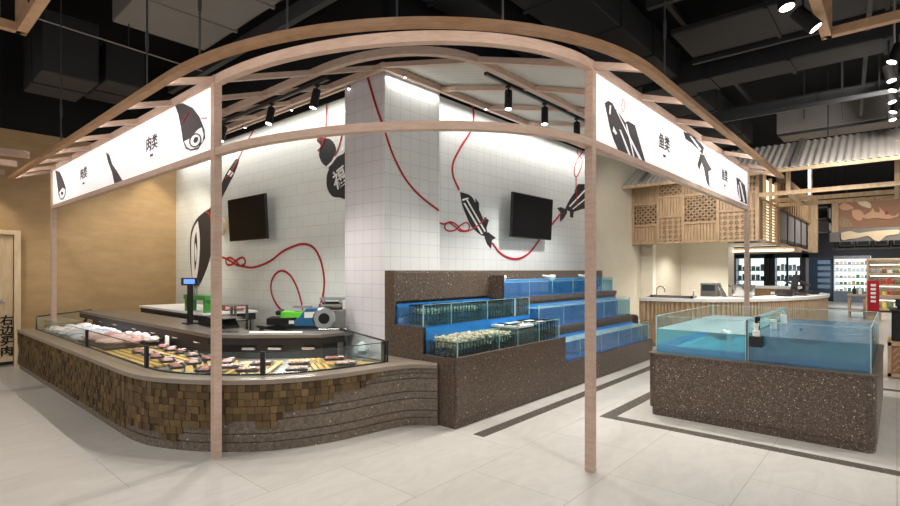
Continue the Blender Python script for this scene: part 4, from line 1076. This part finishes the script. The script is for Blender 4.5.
def pot(label, c, r, h, m):
    t = thing('cooking_pot', label, 'pot', c, 0, 'pots on the bar')
    MB().lathe([(r*.8,0),(r,h*.25),(r*1.04,h),(r*.98,h),(r*.94,h*.3),(0,h*.2)], c, 18).build('bowl', m, t, True)
    MB().tube([(c[0],c[1]+r,c[2]+h*.8),(c[0],c[1]+r*1.3,c[2]+h*.95)], .015, 6).build('handle', M_BLACK, t)
pot('large steel pot on the bar left of the right rear post', (11.6,2.33,.961), .20, .25, M_STEEL)
pot('black pot on the bar right of the rear post', (12.7,1.78,.961), .17, .12, M_CASE)
pot('low black pan on the bar beside the black tap', (13.3,1.66,.961), .22, .07, M_CASE)
pot('black pot farthest along the bar', (14.2,1.55,.961), .24, .08, M_CASE)
t = thing('strainer_rack', 'slanted steel strainers leaning beside the large steel pot', 'utensils', (11.4,2.5,.961))
for k in range(3): MB().beam((11.45,2.66-.03*k,.962),(11.55,2.80-.03*k,1.2),.05,.012).build('strainer', M_STEEL, t)
t = thing('beer_tap', 'dark angular tap fixture on the bar by the lit fridges', 'tap', (13.8,1.75,.96))
b = MB(); b.box(13.74,13.86,1.69,1.81,.96,1.12); b.beam((13.8,1.75,1.1),(13.8,1.72,1.36),.12,.12); b.build('body', M_CASE, t)
MB().beam((13.8,1.72,1.30),(13.8,1.45,1.16),.05,.05).build('spout', M_CASE, t); MB().beam((13.8,1.73,1.30),(13.8,1.70,1.48),.04,.04).build('handle', M_CASE, t)
MB().beam((13.8,1.70,1.15),(13.8,1.95,1.28),.04,.04).build('lever', M_CASE, t)
# back counter behind the bar
t = thing('back_counter', 'white back counter between the bar and the lit fridges', 'counter', (16,3,0))
MB().box(15.75,16.4,1.9,4.4,1.02,1.08).build('countertop', M_WHITE, t); MB().box(15.8,16.35,1.95,4.35,0,1.02).build('body', M_OAKD, t)
# ================================================================ LATTICE CABINET
lc = thing('lattice_cabinet', 'hanging oak cabinet with lattice and slatted panels over the bar', 'cabinet', (12.3,3.4,2.11))
X0, ZB, ZT = 12.0, 2.11, 3.56
yc = [onx(a,200,X0)[0] for a in (633,658,683,717.8,757)]
zc = [[2.13,2.55,3.05,3.42],[2.13,2.72,3.18,3.52],[2.13,2.55,3.17,3.56],[2.13,2.76,3.12,3.56]]
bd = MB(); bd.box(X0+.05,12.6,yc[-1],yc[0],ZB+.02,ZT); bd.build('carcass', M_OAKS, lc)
fr = MB(); fr.box(X0,X0+.08,yc[-1],yc[0],ZB,ZB+.05)
for y in yc: fr.box(X0-.01,X0+.08,y-.03,y+.03,ZB,ZT)
for i in range(4):
    for z in zc[i][1:]: fr.box(X0-.008,X0+.06,yc[i+1],yc[i],z-.025,z+.025)
fr.build('frame', M_CAB, lc)
def slats(y0, y1, z0, z1, n):
    b = MB()
    for k in range(n): y = y0+(y1-y0)*(k+.5)/n; b.box(X0+.02,X0+.05,y-(y1-y0)/n*.44,y+(y1-y0)/n*.44,z0,z1)
    b.build('slat_panel', M_CAB, lc)
def lattice(y0, y1, z0, z1, kind):
    b = MB(); w, h = y1-y0, z1-z0; P = .12
    if kind == 'diag':
        def clip(c, sgn):
            pts = []
            for k in range(41):
                y = y0+w*k/40; z = c+sgn*(y-y0)
                if z0 <= z <= z1: pts.append((y,z))
            return (pts[0],pts[-1]) if len(pts) > 1 else None
        n = int((w+h)/P)
        for k in range(n+1):
            for s, c in ((1, z0-w+k*P),(-1, z0+k*P)):
                q = clip(c, s)
                if q: b.beam((X0+.02,q[0][0],q[0][1]),(X0+.02,q[1][0],q[1][1]),.034,.03)
    else:
        ny, nz = max(1,round(w/P)), max(1,round(h/P))
        for k in range(ny+1): y = y0+w*k/ny; b.box(X0+.01,X0+.03,y-.008,y+.008,z0,z1)
        for k in range(nz+1): z = z0+h*k/nz; b.box(X0+.01,X0+.03,y0,y1,z-.008,z+.008)
        for i in range(ny):
            for j in range(nz):
                y = y0+w*(i+.5)/ny; z = z0+h*(j+.5)/nz
                b.obox((X0+.02,y,z), (.014,0,0), (0,.03,.03), (0,-.03,.03))
    b.build('lattice_panel', M_CAB, lc)
kinds = [['s','d','s'],['g','s','d'],['s','d','s'],['g','s','g']]
for i in range(4):
    for j in range(3):
        a = (yc[i+1]+.03, yc[i]-.03, zc[i][j]+.025, zc[i][j+1]-.025)
        k = kinds[i][j]
        if k == 's': slats(*a, max(5,int((a[1]-a[0])/.06)))
        else: lattice(*a, 'diag' if k == 'd' else 'grid')
b = MB(); b.box(12.0,20.9,2.14,2.20,ZB,ZB+.05); b.box(14.4,14.5,2.12,2.2,ZB,3.6); b.build('side_frame', M_CAB, lc)
# glowing slatted end
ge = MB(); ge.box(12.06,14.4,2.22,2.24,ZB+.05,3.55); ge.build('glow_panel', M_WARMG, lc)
b = MB()
for x in (12.06,12.9,13.6,14.3): b.box(x,x+.05,2.15,2.21,ZB+.05,3.6)
for k in range(13): z = 2.22+.06*k*1.1; b.box(12.1,14.4,2.17,2.20,z,z+.022)
b.box(12.05,14.4,2.15,2.21,3.0,3.05)
b.build('end_lattice', M_OAK, lc)
sw = thing('slat_screen', 'oak slatted screen along the walkway beyond the lattice cabinet', 'screen', (17.5,2.18,2.2))
b = MB()
for k in range(15): x = 14.6+.42*k; b.box(x,x+.16,2.14,2.18,3.06,3.66+.02*k)
b.build('slats', M_OAKD, sw); MB().box(14.5,20.9,2.18,2.20,3.05,3.95).build('back_board', M_OAKD, sw)
MB().box(20.8,21.1,2.0,2.25,2.1,4.0).build('end_post', M_OAK, sw)
for i in range(4):
    x0 = 14.6+1.25*i
    t = thing('menu_screen', 'dark framed display panel under the slatted screen, %s of four from the left' % ORD[i], 'screen', (x0+.55,2.16,2.6), 0, 'display panels under the slatted screen')
    MB().box(x0,x0+1.15,2.15,2.19,2.2,3.02).build('frame', M_BLACK, t); MB().box(x0+.1,x0+1.05,2.145,2.152,2.28,2.94).build('glass', M_DUCTG, t)
hd = thing('hood_canopy', 'pale wooden hood with a white light strip above the bar kitchen', 'hood', (15.5,3,2.0))
MB().box(15.3,16.3,1.9,3.75,1.98,2.10).build('body', M_OAK, hd); MB().box(15.27,15.30,1.95,3.55,2.0,2.03).build('light_strip', M_LED, hd)
MB().box(14.8,16.3,2.2,4.2,2.13,2.2).build('soffit', M_WHITE, hd)
# ================================================================ FRIDGES AND FAR SHELVES
def product_row(x, y0, y1, z, n, label, cat, group, palette, hmin=.09, hmax=.2, w=None):
    w = w or (y1-y0)/n*.8; me = {}
    for k in range(n):
        y = y0+(y1-y0)*(k+.5)/n; h = random.uniform(hmin,hmax); ci = random.choice(palette)
        b = MB(); b.prism(rr(x-.05,x+.05,y-w/2,y+w/2,.02,2), z, z+h)
        o = b.build('package', PROD[ci]); tag(o, label % (PRODN[ci], ORD[n-1-k]), cat, group)
def fridge(label, X, y0, y1, ztop, nsh, side):
    t = thing('display_fridge', label, 'fridge', (X,(y0+y1)/2,0), 0, 'lit display fridges behind the bar')
    d = .7
    b = MB(); b.box(X,X+d,y0,y0+.10,0,ztop); b.box(X,X+d,y1-.10,y1,0,ztop); b.box(X,X+d,y0,y1,ztop-.12,ztop); b.box(X,X+d,y0,y1,0,.25); b.build('cabinet', M_FRIDGE, t)
    MB().box(X+d-.03,X+d,y0+.1,y1-.1,.25,ztop-.12).build('lit_back', M_COOL, t)
    m = (y0+y1)/2
    b = MB(); b.box(X-.02,X,m-.03,m+.03,.25,ztop-.12); b.box(X-.02,X,y0+.1,y0+.14,.25,ztop-.12); b.box(X-.02,X,y1-.14,y1-.1,.25,ztop-.12); b.build('door_frame', M_FRIDGE, t)
    MB().box(X-.012,X-.006,y0+.12,y1-.12,.25,ztop-.12).build('door_glass', M_GLASS, t)
    for k in range(nsh):
        z = .9+k*.3
        if z > ztop-.25: break
        MB().box(X+.08,X+d-.05,y0+.1,y1-.1,z-.02,z).build('shelf', M_STEEL, t)
        product_row(X+.2, y0+.15, y1-.15, z+.001, 6, '%%s package in the %s, %s shelf up, %%s from left' % (side, ORD[k]), 'package', 'packages in the '+side, [0,0,0,6,3,0], .12, .2)
fridge('lit display fridge behind the bar, left of the two', 18.0, 2.91, 3.95, 2.0, 4, 'left lit fridge')
fridge('lit display fridge behind the bar, right of the two', 18.0, 2.0, 2.9, 2.0, 4, 'right lit fridge')
t = thing('wall_cooler', 'dark glass cooler cabinet at the far wall right of the bar', 'cooler', (31,2.9,0))
MB().box(31,32,2.32,3.5,0,2.15).build('body', M_FRIDGE, t); MB().box(30.98,31,2.4,3.4,.3,2.05).build('door_glass', plain('cooler_door_blue', C(52,66,82), .1, 0, .5), t)
for k in range(5): MB().box(30.95,30.98,2.45,2.95,.62+.30*k,.80+.30*k).build('lit_shelf', plain('dim_shelf', C(120,146,172), .4) if k == 0 else MATS['dim_shelf'], t)
t = thing('open_cooler', 'wide lit white open cooler at the far wall', 'cooler', (31,1.6,0))
b = MB(); b.box(31.3,32,.95,2.3,.5,2.2); b.build('lit_back', M_COOL, t)
MB().box(30.6,32,.95,2.3,0,.5).build('plinth', M_PLINTH, t); MB().box(30.7,32,.95,2.3,2.05,2.2).build('canopy', M_STEEL, t)
for k in range(5):
    z = .52+.32*k
    MB().box(30.75,31.3,.97,2.28,z-.03,z).build('shelf', M_STEEL, t)
    product_row(30.9, 1.0, 2.26, z+.001, 8, '%%s package on the far lit cooler, %s shelf up, %%s from left' % ORD[k], 'package', 'packages on the far lit cooler', [0,0,0,0,6,0,1,2], .1, .18)
t = thing('store_shelf', 'warm lit wooden store shelf full of goods at the right edge', 'shelf', (24,.2,0))
b = MB(); b.box(24,24.6,.78,.84,0,1.95); b.box(24,24.6,-2,-1.94,0,1.95); b.build('upright', M_OAK, t); MB().box(24.55,24.6,-2,.8,0,1.95).build('back_board', plain('shelf_back', C(224,214,196), .6), t)
for k, z in enumerate((.12,.62,1.0,1.40,1.9)):
    MB().box(24,24.6,-1.94,.78,z-.05,z).build('shelf', M_OAK, t)
    if k < 4:
        MB().box(24.02,24.06,-1.9,.74,z+.30,z+.315).build('light_strip', M_LED, t)
        product_row(24.25, -1.0, .75, z+.001, 11, '%%s package on the right store shelf, %s shelf up, %%s from left' % ORD[k], 'package', 'packages on the right store shelf', [0,5,2,1,6,4], .12, .24)
t = thing('banner_stand', 'red vertical banner with white writing on a stand by the far shelves', 'banner', (20,.62,.2))
MB().box(20,20.05,.40,.68,.24,1.2).build('panel', M_REDB, t); MB().box(20.05,20.4,.36,.72,0,.24).build('base', M_OAK, t)
for k in range(5): 
    MB().box(19.995,20,.48,.60,1.02-.12*k,1.09-.12*k).build('white_mark', M_WHITE, t)
t = thing('display_table', 'low wooden display table with bottles left of the red banner', 'table', (20.8,.95,0))
MB().box(20.5,21.1,.72,1.2,.70,.75).build('tabletop', M_OAK, t); MB().box(20.55,21.05,1.12,1.18,0,.7).build('leg', M_OAK, t); MB().box(20.55,21.05,.74,.8,0,.7).build('leg', M_OAK, t)
MB().box(20.5,21.1,.8,1.12,.2,.24).build('shelf', M_OAK, t)
for k in range(2):
    b = MB(); b.lathe([(.05,0),(.05,.15),(.02,.21),(.02,.26)], (20.7,.88+.14*k,.751), 10); o = b.build('bottle', M_CASE if k else PROD[0], None, True)
    tag(o, ('white' if not k else 'dark')+' bottle on the low display table by the red banner', 'bottle', 'bottles on the display table')
# right foreground crate with black box
t = thing('wooden_crate', 'slatted wooden crate with triangle pattern at the right edge', 'crate', (9.8,-.4,0))
b = MB(); b.box(9.42,10.2,-1.2,.10,.06,.50); b.build('body', M_SLAT, t)
b = MB(); b.box(9.39,9.42,-1.2,.10,.02,.07); b.box(9.39,9.42,-1.2,.10,.45,.515); b.box(9.39,9.42,.06,.10,.02,.5); b.build('frame', M_OAK, t)
b = MB()
for r in range(4):
    for k in range(11):
        y = .04-.11*k; z = .09+.09*r
        b.beam((9.41,y,z),(9.41,y-.055,z+.085),.012,.012); b.beam((9.41,y-.055,z+.085),(9.41,y-.11,z),.012,.012)
b.build('lattice', M_OAK, t)
MB().box(9.405,9.42,-1.18,.06,.08,.44).build('gap_shade_board', M_TANM, t)  # darker sheet standing in for the shade inside the lattice gaps
t = thing('black_bin', 'black box standing on the wooden crate at the right edge', 'box', (9.8,-.4,.515))
MB().box(9.45,10.1,-1.1,.06,.516,.93).build('body', M_BLACK, t, bevel=.01); MB().box(9.43,10.12,-1.12,.08,.93,.95).build('lid', M_CASE, t)
t = thing('card_stand', 'small black card reader on top of the black box', 'device', (9.6,0,.95))
MB().box(9.6,9.66,-.06,.0,.951,1.02).build('foot', M_CASE, t); MB().box(9.58,9.6,-.10,.02,.99,1.10).build('screen', M_DUCT, t)
t = thing('floor_heater', 'small black box on the floor between the wall tanks and the bar', 'box', (9.6,3.9,0))
MB().box(9.5,9.8,3.75,4.05,0,.62).build('body', M_BLACK, t, bevel=.01); MB().box(9.52,9.78,3.77,4.03,.62,.65).build('lid', M_CASE, t)
# ================================================================ AWNING, PERGOLA, HANGING ART
aw = thing('corrugated_awning', 'grey corrugated awning over the lattice cabinet and walkway', 'awning', (12,1,3.4))
vs = []; n = 300
for i in range(n+1):
    y = 4.95-8.5*i/n; d = .009*(1 if (i//2)%2 else -1)
    for x, z in ((11.4,3.44),(12.6,4.14)): vs += [(x-d*.5,y,z+d),(x-d*.5+.005,y,z+d-.012)]
fs = []
for i in range(n):
    a = 4*i; c = a+4; fs += [(a,c,c+2,a+2),(a+1,a+3,c+3,c+1),(a,a+1,c+1,c),(a+2,c+2,c+3,a+3)]
fs += [(0,2,3,1),(4*n,4*n+1,4*n+3,4*n+2)]
MB().add(vs, fs).build('sheet', M_AWN, aw)
MB().box(11.37,11.43,-3.5,4.95,3.36,3.42).build('edge_rail', M_OAK, aw)
for y in (4.3,3.2,1.45,-.15,-1.7): 
    MB().beam((11.38,y,3.48),(12.6,y,4.19),.09,.04).build('batten', M_DUCTG, aw)
pg = thing('pergola_frame', 'pale timber beam frame hanging under the awning at the right', 'frame', (13,0,3.0))
for x in (12.0,13.2,14.2): MB().box(x-.035,x+.035,-3.5,2.12,3.0,3.08).build('beam', M_OAK, pg)
for y in (1.62,-.0,-1.6): MB().box(12.0,14.2,y-.035,y+.035,3.0,3.07).build('cross_beam', M_OAK, pg)
for y in (1.62,-.0): MB().box(11.98,12.05,y-.035,y+.035,3.08,3.80).build('upright', M_OAK, pg)
MB().box(14.17,14.23,1.45,1.51,3.08,4.0).build('upright', M_OAK, pg)
t = thing('light_tube', 'white vertical light tube hanging beside the pergola upright', 'lamp', (13.2,1.40,3.0))
MB().box(13.18,13.22,1.38,1.42,3.12,3.85).build('tube', M_LED, t); MB().box(13.17,13.23,1.37,1.43,3.085,3.12).build('socket', M_WHITE, t)
mb = thing('mural_board', 'long brown illustrated hanging board with leaves and a pale figure', 'mural', (22,0,3.4))
MB().box(22,22.06,-2.2,1.62,2.92,3.85).build('board', M_TANM, mb)
for y in (-1.8,1.3): MB().box(22.01,22.04,y-.015,y+.015,3.85,5.35).build('rod', M_BAR, mb)
MB().box(21.98,22.02,1.52,1.70,2.82,3.92).build('end_strip', M_OAK, mb)
def art(name, pts, m, k=1):
    MB().prism_on(cr([onx(a,b,22.0) for a,b in pts]+[onx(*pts[0],22.0)], 3)[:-1], 'x', 22.0-.012*k, 22.0).build(name, m, mb)
art('leaf', [(839,207),(843,203),(848,204),(854,208),(848,210),(842,210)], M_PINKM); art('leaf', [(857,202),(862,200),(870,203),(871,208),(865,207),(860,205)], M_CRM)
art('leaf', [(852,210),(860,210),(864,215),(860,221),(853,217)], M_PINKM, 2); art('leaf', [(840,217),(848,219),(852,226),(842,227),(838,222)], M_OAKD, 1)
art('figure', [(862,216),(870,212),(873,208),(875,212),(880,212),(879,207),(882,210),(888,214),(894,216),(899,213),(897,217),(888,219),(876,218),(866,219)], M_PINKM, 3)
art('red_spot', [(885,212),(887,211),(888,213),(887,215),(885,214)], M_RED, 4)
mb = thing('cloud_board', 'lower hanging board with pale cut-out cloud art beneath the brown mural', 'mural', (25,0,2.9))
MB().box(25,25.05,-3,2.0,2.62,3.3).build('board', M_DUCTG, mb)
for y in (-2,1.9): MB().box(25.01,25.04,y-.015,y+.015,3.3,5.35).build('rod', M_BAR, mb)
def art2(pts, m): MB().prism_on(cr([onx(a,b,25.0) for a,b in pts]+[onx(*pts[0],25.0)], 3)[:-1], 'x', 24.97, 25.0).build('cut_out', m, mb)
art2([(841,233),(850,231),(858,233),(866,232),(876,231),(890,230),(899,230),(898,234),(886,236),(880,241),(874,240),(868,236),(858,238),(850,239),(842,240)], M_CRM)
t = thing('crate_rail', 'grey rail carrying the hanging row of grey crates', 'rail', (26.2,.4,2.4)); MB().box(26,26.4,-1,2.0,2.36,2.418).build('rail', M_DUCTG, t)
for y in (-.9,1.9): MB().box(26.18,26.22,y-.02,y+.02,2.418,5.35).build('rod', M_BAR, t)
for i, y in enumerate((1.55,1.0,.45,-.1,-.65)):
    x0 = 26
    t = thing('grey_crate', 'grey plastic crate in the hanging row below the cloud board, %s from the left' % ORD[i], 'crate', (26,y,2.5), 0, 'hanging grey crates')
    b = MB(); b.box(26,26.4,y-.24,y+.24,2.42,2.47); b.box(26,26.03,y-.24,y+.24,2.42,2.80); b.box(26,26.4,y-.24,y-.21,2.42,2.8); b.box(26,26.4,y+.21,y+.24,2.42,2.8); b.build('body', M_DUCTG, t)
    MB().box(25.985,26,y-.17,y+.17,2.52,2.72).build('front_opening', M_FRIDGE, t)
for i, (z0, z1) in enumerate(((3.36,3.84),(2.9,3.30))):
    t = thing('grey_crate', ('upper' if i == 0 else 'lower')+' dark grey crate left of the brown mural', 'crate', (23,2.1,z0), 0, 'crates beside the mural')
    b = MB(); y0, y1 = 1.85, 2.50; b.box(23,23.5,y0,y1,z0,z0+.06); b.box(23,23.5,y0,y1,z1-.06,z1); b.box(23,23.5,y0,y0+.06,z0,z1); b.box(23,23.5,y1-.06,y1,z0,z1); b.build('body', M_DUCTG, t)
    for y in ((2.1,2.3) if i == 0 else (2.0,2.4)): MB().box(23.3,23.32,y-.01,y+.01,z1,5.35 if i == 0 else 3.36).build('rod', M_BAR, t)
    b = MB(); b.beam((23.0,y0,z0),(23.0,y1,z1),.05,.04); b.box(23.1,23.12,y0,y1,z0,z1); b.build('front_lattice', M_DUCT if i == 0 else M_STEELD, t)
# ================================================================ CEILING SERVICES
def duct(name, label, x0, x1, y0, y1, z0, z1, m=M_DUCT, bev=.02):
    t = thing(name, label, 'duct', ((x0+x1)/2,(y0+y1)/2,z0)); MB().box(x0,x1,y0,y1,z0,z1).build('casing', m, t, bevel=bev)
    e = .02
    L_ = x1-x0 if x1-x0 > y1-y0 else y1-y0; k = max(1,int(L_/1.2))
    for i in range(1,k+1):
        if x1-x0 > y1-y0: q = x0+(x1-x0)*i/(k+1); MB().box(q-.02,q+.02,y0-e,y1+e,z0-e,z1).build('flange', m, t)
        else: q = y0+(y1-y0)*i/(k+1); MB().box(x0-e,x1+e,q-.02,q+.02,z0-e,z1).build('flange', m, t)
    return t
duct('ceiling_duct', 'broad grey flat duct panel at the upper left ceiling', 2.02,3.15,4.6,7.37,4.6,5.0,M_DUCTG)
duct('ceiling_duct', 'black square duct box hanging at the upper left', 1.45,2.06,8.05,9.2,4.0,4.8)
duct('ceiling_duct', 'black duct piece right of the hanging black box', 2.2,2.7,8.3,9.4,4.15,4.7)
duct('ceiling_duct', 'grey duct at the far left edge under the wooden frame', -.2,1.1,9.0,9.9,4.1,4.6,M_DUCTG)
duct('ceiling_duct', 'dark grey duct at the left edge behind the wooden frame', -.6,1.0,7.6,8.5,4.25,4.7,M_DUCTG)
duct('ceiling_duct', 'long black duct running above the right sign board', 4.0,14,2.6,3.3,4.55,5.0)
duct('ceiling_duct', 'long black duct running back from the centre', 3.4,12,3.75,4.25,4.7,5.1)
duct('ceiling_duct', 'broad dark shutter panel in the right ceiling', 6.98,7.95,-1.0,2.25,4.6,4.68,M_DUCT)
duct('ceiling_duct', 'black duct crossing the right ceiling near the shutter', 8.5,9.1,-4,3.2,4.45,4.8)
duct('ceiling_duct', 'dim grey duct high above the corrugated awning', 13.2,14.2,-4,2,4.5,5.0,M_DUCTG)
duct('ceiling_duct', 'black duct above the centre of the curved eaves', 3.2,4.3,.0,1.9,4.75,5.1)
for i, (a, c, w, h, lab) in enumerate((((3.3,-1,4.5),(3.3,9,4.5),.08,.18,'black steel ceiling beam above the curved eaves'),((10.2,-4,4.3),(10.2,4.6,4.3),.10,.14,'black steel beam crossing before the awning'),
        ((11.8,-4,4.75),(11.8,4.6,4.75),.12,.2,'black steel beam behind the awning ridge'),((9.6,-4,4.05),(9.6,3.0,4.05),.05,.06,'thin grey pipe crossing the right ceiling'),
        ((4.6,-2,4.9),(4.6,3.4,4.9),.1,.16,'black steel beam at the top centre'),((5.6,-2,4.95),(5.6,3.4,4.95),.1,.16,'black steel beam at the top right of centre'),
        ((2.3,2.2,4.9),(12,2.2,4.9),.06,.06,'long black conduit above the right eaves'),((3.6,0,4.6),(14,.6,4.6),.05,.05,'slanting black conduit at the upper right'),
        ((6.3,-3,4.75),(6.3,2.3,4.75),.08,.12,'black rail before the shutter panel'),((8.15,-3,4.62),(8.15,2.3,4.62),.06,.08,'black rail behind the shutter panel'),
        ((12.7,-4,4.35),(12.7,1.9,4.35),.05,.05,'thin black pipe above the awning ridge'))):
    t = thing('ceiling_beam', lab, 'beam', a); MB().beam(a, c, w, h).build('bar', M_BAR, t); 
    e = Vector(a).lerp(Vector(c), .3); MB().beam(e, (e.x,e.y,5.35), .02, .02).build('drop_rod', M_BAR, t)
t = thing('conduit', 'thin light grey conduit crossing the upper left ceiling', 'pipe', (1.2,5.6,4.3))
a = pz(36,18,4.3); c = pz(202,71,4.3); MB().tube([(a[0],a[1],4.3),(c[0],c[1],4.3)], .009, 6).build('tube', M_STEELD, t)
MB().tube([((a[0]+c[0])/2,(a[1]+c[1])/2,4.3),((a[0]+c[0])/2,(a[1]+c[1])/2,5.35)], .006, 6).build('drop_rod', M_BAR, t)
for i, (x, y) in enumerate(((10.6,1.2),(11.1,.7),(9.3,.6),(12.2,1.0),(10.0,.2))):
    t = thing('hanger_rod', 'thin black hanger rod under the right ceiling, %s of five' % ORD[i], 'rod', (x,y,4.2), 0, 'hanger rods of the right ceiling')
    MB().tube([(x,y,4.1),(x,y,5.35)], .012, 6).build('rod', M_BAR, t)
# wooden hanging frames
def hframe(label, x0, x1, y0, y1, z):
    t = thing('hanging_frame', label, 'frame', ((x0+x1)/2,(y0+y1)/2,z)); w = .09
    for zz in (z, z+.62):
        for p, q in (((x0,y0),(x1,y0)),((x0,y1),(x1,y1)),((x0,y0),(x0,y1)),((x1,y0),(x1,y1))):
            MB().beam((p[0],p[1],zz+w/2),(q[0],q[1],zz+w/2), w, w).build('bar', M_FRAMEW, t)
    for x in (x0,x1):
        for y in (y0,y1): MB().box(x-w/2,x+w/2,y-w/2,y+w/2,z,z+1.36).build('upright', M_FRAMEW, t)
hframe('suspended square wooden frame at the upper left corner', -.9, 1.08, 4.9, 6.95, 4.0)
hframe('suspended square wooden frame at the upper right corner', 4.7, 6.80, -1.5, .57, 4.0)
# left pergola beams by the ochre wall
pb = thing('wall_pergola', 'pale timber beams before the ochre wall at the left edge', 'frame', (0,9.6,3.0))
for y in (8.5,9.35,10.3): MB().box(-4,1.40,y-.04,y+.04,2.96,3.04).build('beam', M_WOOD, pb)
for y in (8.5,9.35,10.3): MB().box(-1.5,-1.44,y-.03,y+.03,3.04,5.35).build('hanger', M_BAR, pb)
# spotlights near the upper right
def bigspot(label, top, d, L=.26, r=.068, grp='ceiling spotlights at the upper right'):
    t = thing('ceiling_spotlight', label, 'spotlight', top, 0, grp); d = Vector(d).normalized(); p = Vector(top)
    MB().tube([tuple(p+Vector((0,0,.55))), tuple(p)], .012, 6).build('stem', M_BLACK, t)
    MB().tube([tuple(p-d*L*.35), tuple(p-d*L*.34), tuple(p+d*L*.65)], [r*.7,r,r], 20).build('housing', M_BLACKM, t, True)
    MB().tube([tuple(p+d*L*.64), tuple(p+d*(L*.655))], [r*.9,r*.84], 20).build('lens', M_LEDS, t)
    MB().tube([tuple(p+d*L*.65), tuple(p+d*(L*.66))], [r*1.02,r*1.02], 20, cap=False).build('trim_ring', M_STEEL, t)
a = pz(803,17,4.0); bigspot('large black spotlight tilted to the right beside the upper right frame', (a[0],a[1],4.0), (.13,-.68,-.9))
a = pz(783,-9,4.0); bigspot('large black spotlight cut by the top edge of the picture', (a[0],a[1],4.0), (-.1,-.2,-1))
rail('light_track', (6.5,.02,4.42), (12.5,.02,4.42), 'black light track with a row of spotlights at the upper right')
for i, x in enumerate((7.9,8.65,9.15,9.75,10.4,10.9)):
    bigspot('black track spotlight in the row at the upper right, %s from the front' % ORD[i], (x,.02+(.06 if i % 2 else -.02),4.06), (-.2,.35*(1 if i % 2 == 0 else -.6),-1), .22, .055, 'row of track spotlights at the upper right')
# ================================================================ LIGHT
W = bpy.data.worlds.new('store_ambient'); S.world = W; W.use_nodes = True
W.node_tree.nodes['Background'].inputs[0].default_value = (.95,.97,1,1); W.node_tree.nodes['Background'].inputs[1].default_value = .55
for p, d in LP:
    lamp(tuple(p+d*.03), tuple(d), 70, math.radians(120), rad=.04)
def area(loc, d, sx, sy, power, color=(1,.96,.9)):
    L = bpy.data.lights.new('area_light', 'AREA'); L.shape = 'RECTANGLE'; L.size = sx; L.size_y = sy; L.energy = power; L.color = color
    o = bpy.data.objects.new('area_light', L); COL.objects.link(o); o.location = loc
    o.rotation_euler = Vector(d).to_track_quat('-Z','Y').to_euler(); return o
# strips hidden behind the wall rail wash the tiles
def strip(a, c, d, power):
    a, c = Vector(a), Vector(c); L = bpy.data.lights.new('strip_light', 'AREA'); L.shape = 'RECTANGLE'; L.size = (c-a).length; L.size_y = .03; L.energy = power; L.color = (1,.97,.92)
    o = bpy.data.objects.new('strip_light', L); COL.objects.link(o); o.location = (a+c)/2
    z = -Vector(d).normalized(); x = (c-a).normalized(); y = z.cross(x); o.rotation_euler = Matrix((x,y,z)).transposed().to_euler()
strip((3.70,5.0,3.60),(3.70,10.2,3.60),(.25,0,-1),22)
strip((4.6,4.16,3.60),(8.9,4.16,3.60),(0,.3,-1),20)
strip((3.7,4.09,3.60),(4.5,4.09,3.60),(0,.15,-1),2)
for x in (7.9,9.15,10.4): lamp((x,.0,3.9), (.75,.25,-.25), 90, math.radians(120), (1,.96,.9), .05)
lamp((9.3,3.3,3.9), (.7,.1,-.7), 60, math.radians(120), (1,.95,.88), .08)  # added fill lamp without a fixture, brightening the right side
lamp((3.45,10.15,3.6), (.05,.12,-1), 25, math.radians(70), (1,.88,.68), .03)
lamp((1.2,10.0,3.0), (-.1,.25,-1), 18, math.radians(90), (1,.88,.7), .03)
strip((2.34,5.5,.742),(2.34,9.7,.742),(-.35,0,-1),5)  # unseen strips added under the fascia to brighten the meat trough
strip((2.50,5.06,.742),(3.04,4.50,.742),(-.35,-.3,-1),4)
lamp((9.2,2.4,3.4), (.55,.05,-1), 70, math.radians(110), (1,.95,.86), .1)  # extra lamp with no fixture, added to brighten the bar's slatted front
# store lamps high up, out of the picture and over the aisles
for loc, d, pw, an in (((-1.5,1,5.0),(.1,.1,-1),350,130),((-1.5,5.5,5.0),(.1,0,-1),350,130),((2.2,-2.0,5.0),(.1,.1,-1),350,130),((7,-2.5,5.0),(0,.1,-1),350,130),((11,.5,3.3),(.2,.6,-1),120,150)):
    lamp(loc, d, pw, math.radians(an), (1,.97,.93), .35, .8)
lamp((6.6,1.0,4.5), (0,0,-1), 300, math.radians(70), (1,.98,.95), .1)
lamp((6.5,2.9,3.25), (0,.1,-1), 190, math.radians(120), (1,.98,.95), .1)
lamp((2.9,8.8,3.3), (.25,.5,-.9), 85, math.radians(110), (1,.93,.8), .05)
lamp((0.2,8.6,4.6), (0,.2,-1), 130, math.radians(110), (1,.95,.86), .1)
for x, y in ((11.5,2.6),(12.9,2.2),(13.5,3.6)): lamp((x,y,2.05), (0,.1,-1), 75, math.radians(150), (1,.96,.9), .08)
lamp((10.8,3.2,3.3), (1,0,-.5), 40, math.radians(110), (1,.93,.82), .08)
for x, y in ((18,0),(23,-1),(27,1)): lamp((x,y,4.8), (.2,.1,-1), 500, math.radians(150), (1,.98,.95), .2)
# ================================================================ CAMERA
cam = bpy.data.cameras.new('camera'); co = bpy.data.objects.new('camera', cam); COL.objects.link(co)
co.location = (0,0,1.5); fw = Vector((.7527,.6585,0))
co.rotation_euler = fw.to_track_quat('-Z','Y').to_euler()
cam.sensor_width = 36; cam.lens = FPX/900*36; cam.shift_y = 17.5/900; cam.clip_end = 200
S.camera = co
S.view_settings.view_transform = 'Standard'; S.view_settings.look = 'None'; S.view_settings.gamma = 1; S.view_settings.use_curve_mapping = False
S.view_settings.exposure = 0.32
S.cycles.use_denoising = True
S.cycles.max_bounces = 10; S.cycles.transparent_max_bounces = 32; S.cycles.diffuse_bounces = 4; S.cycles.glossy_bounces = 3; S.cycles.sample_clamp_indirect = 6
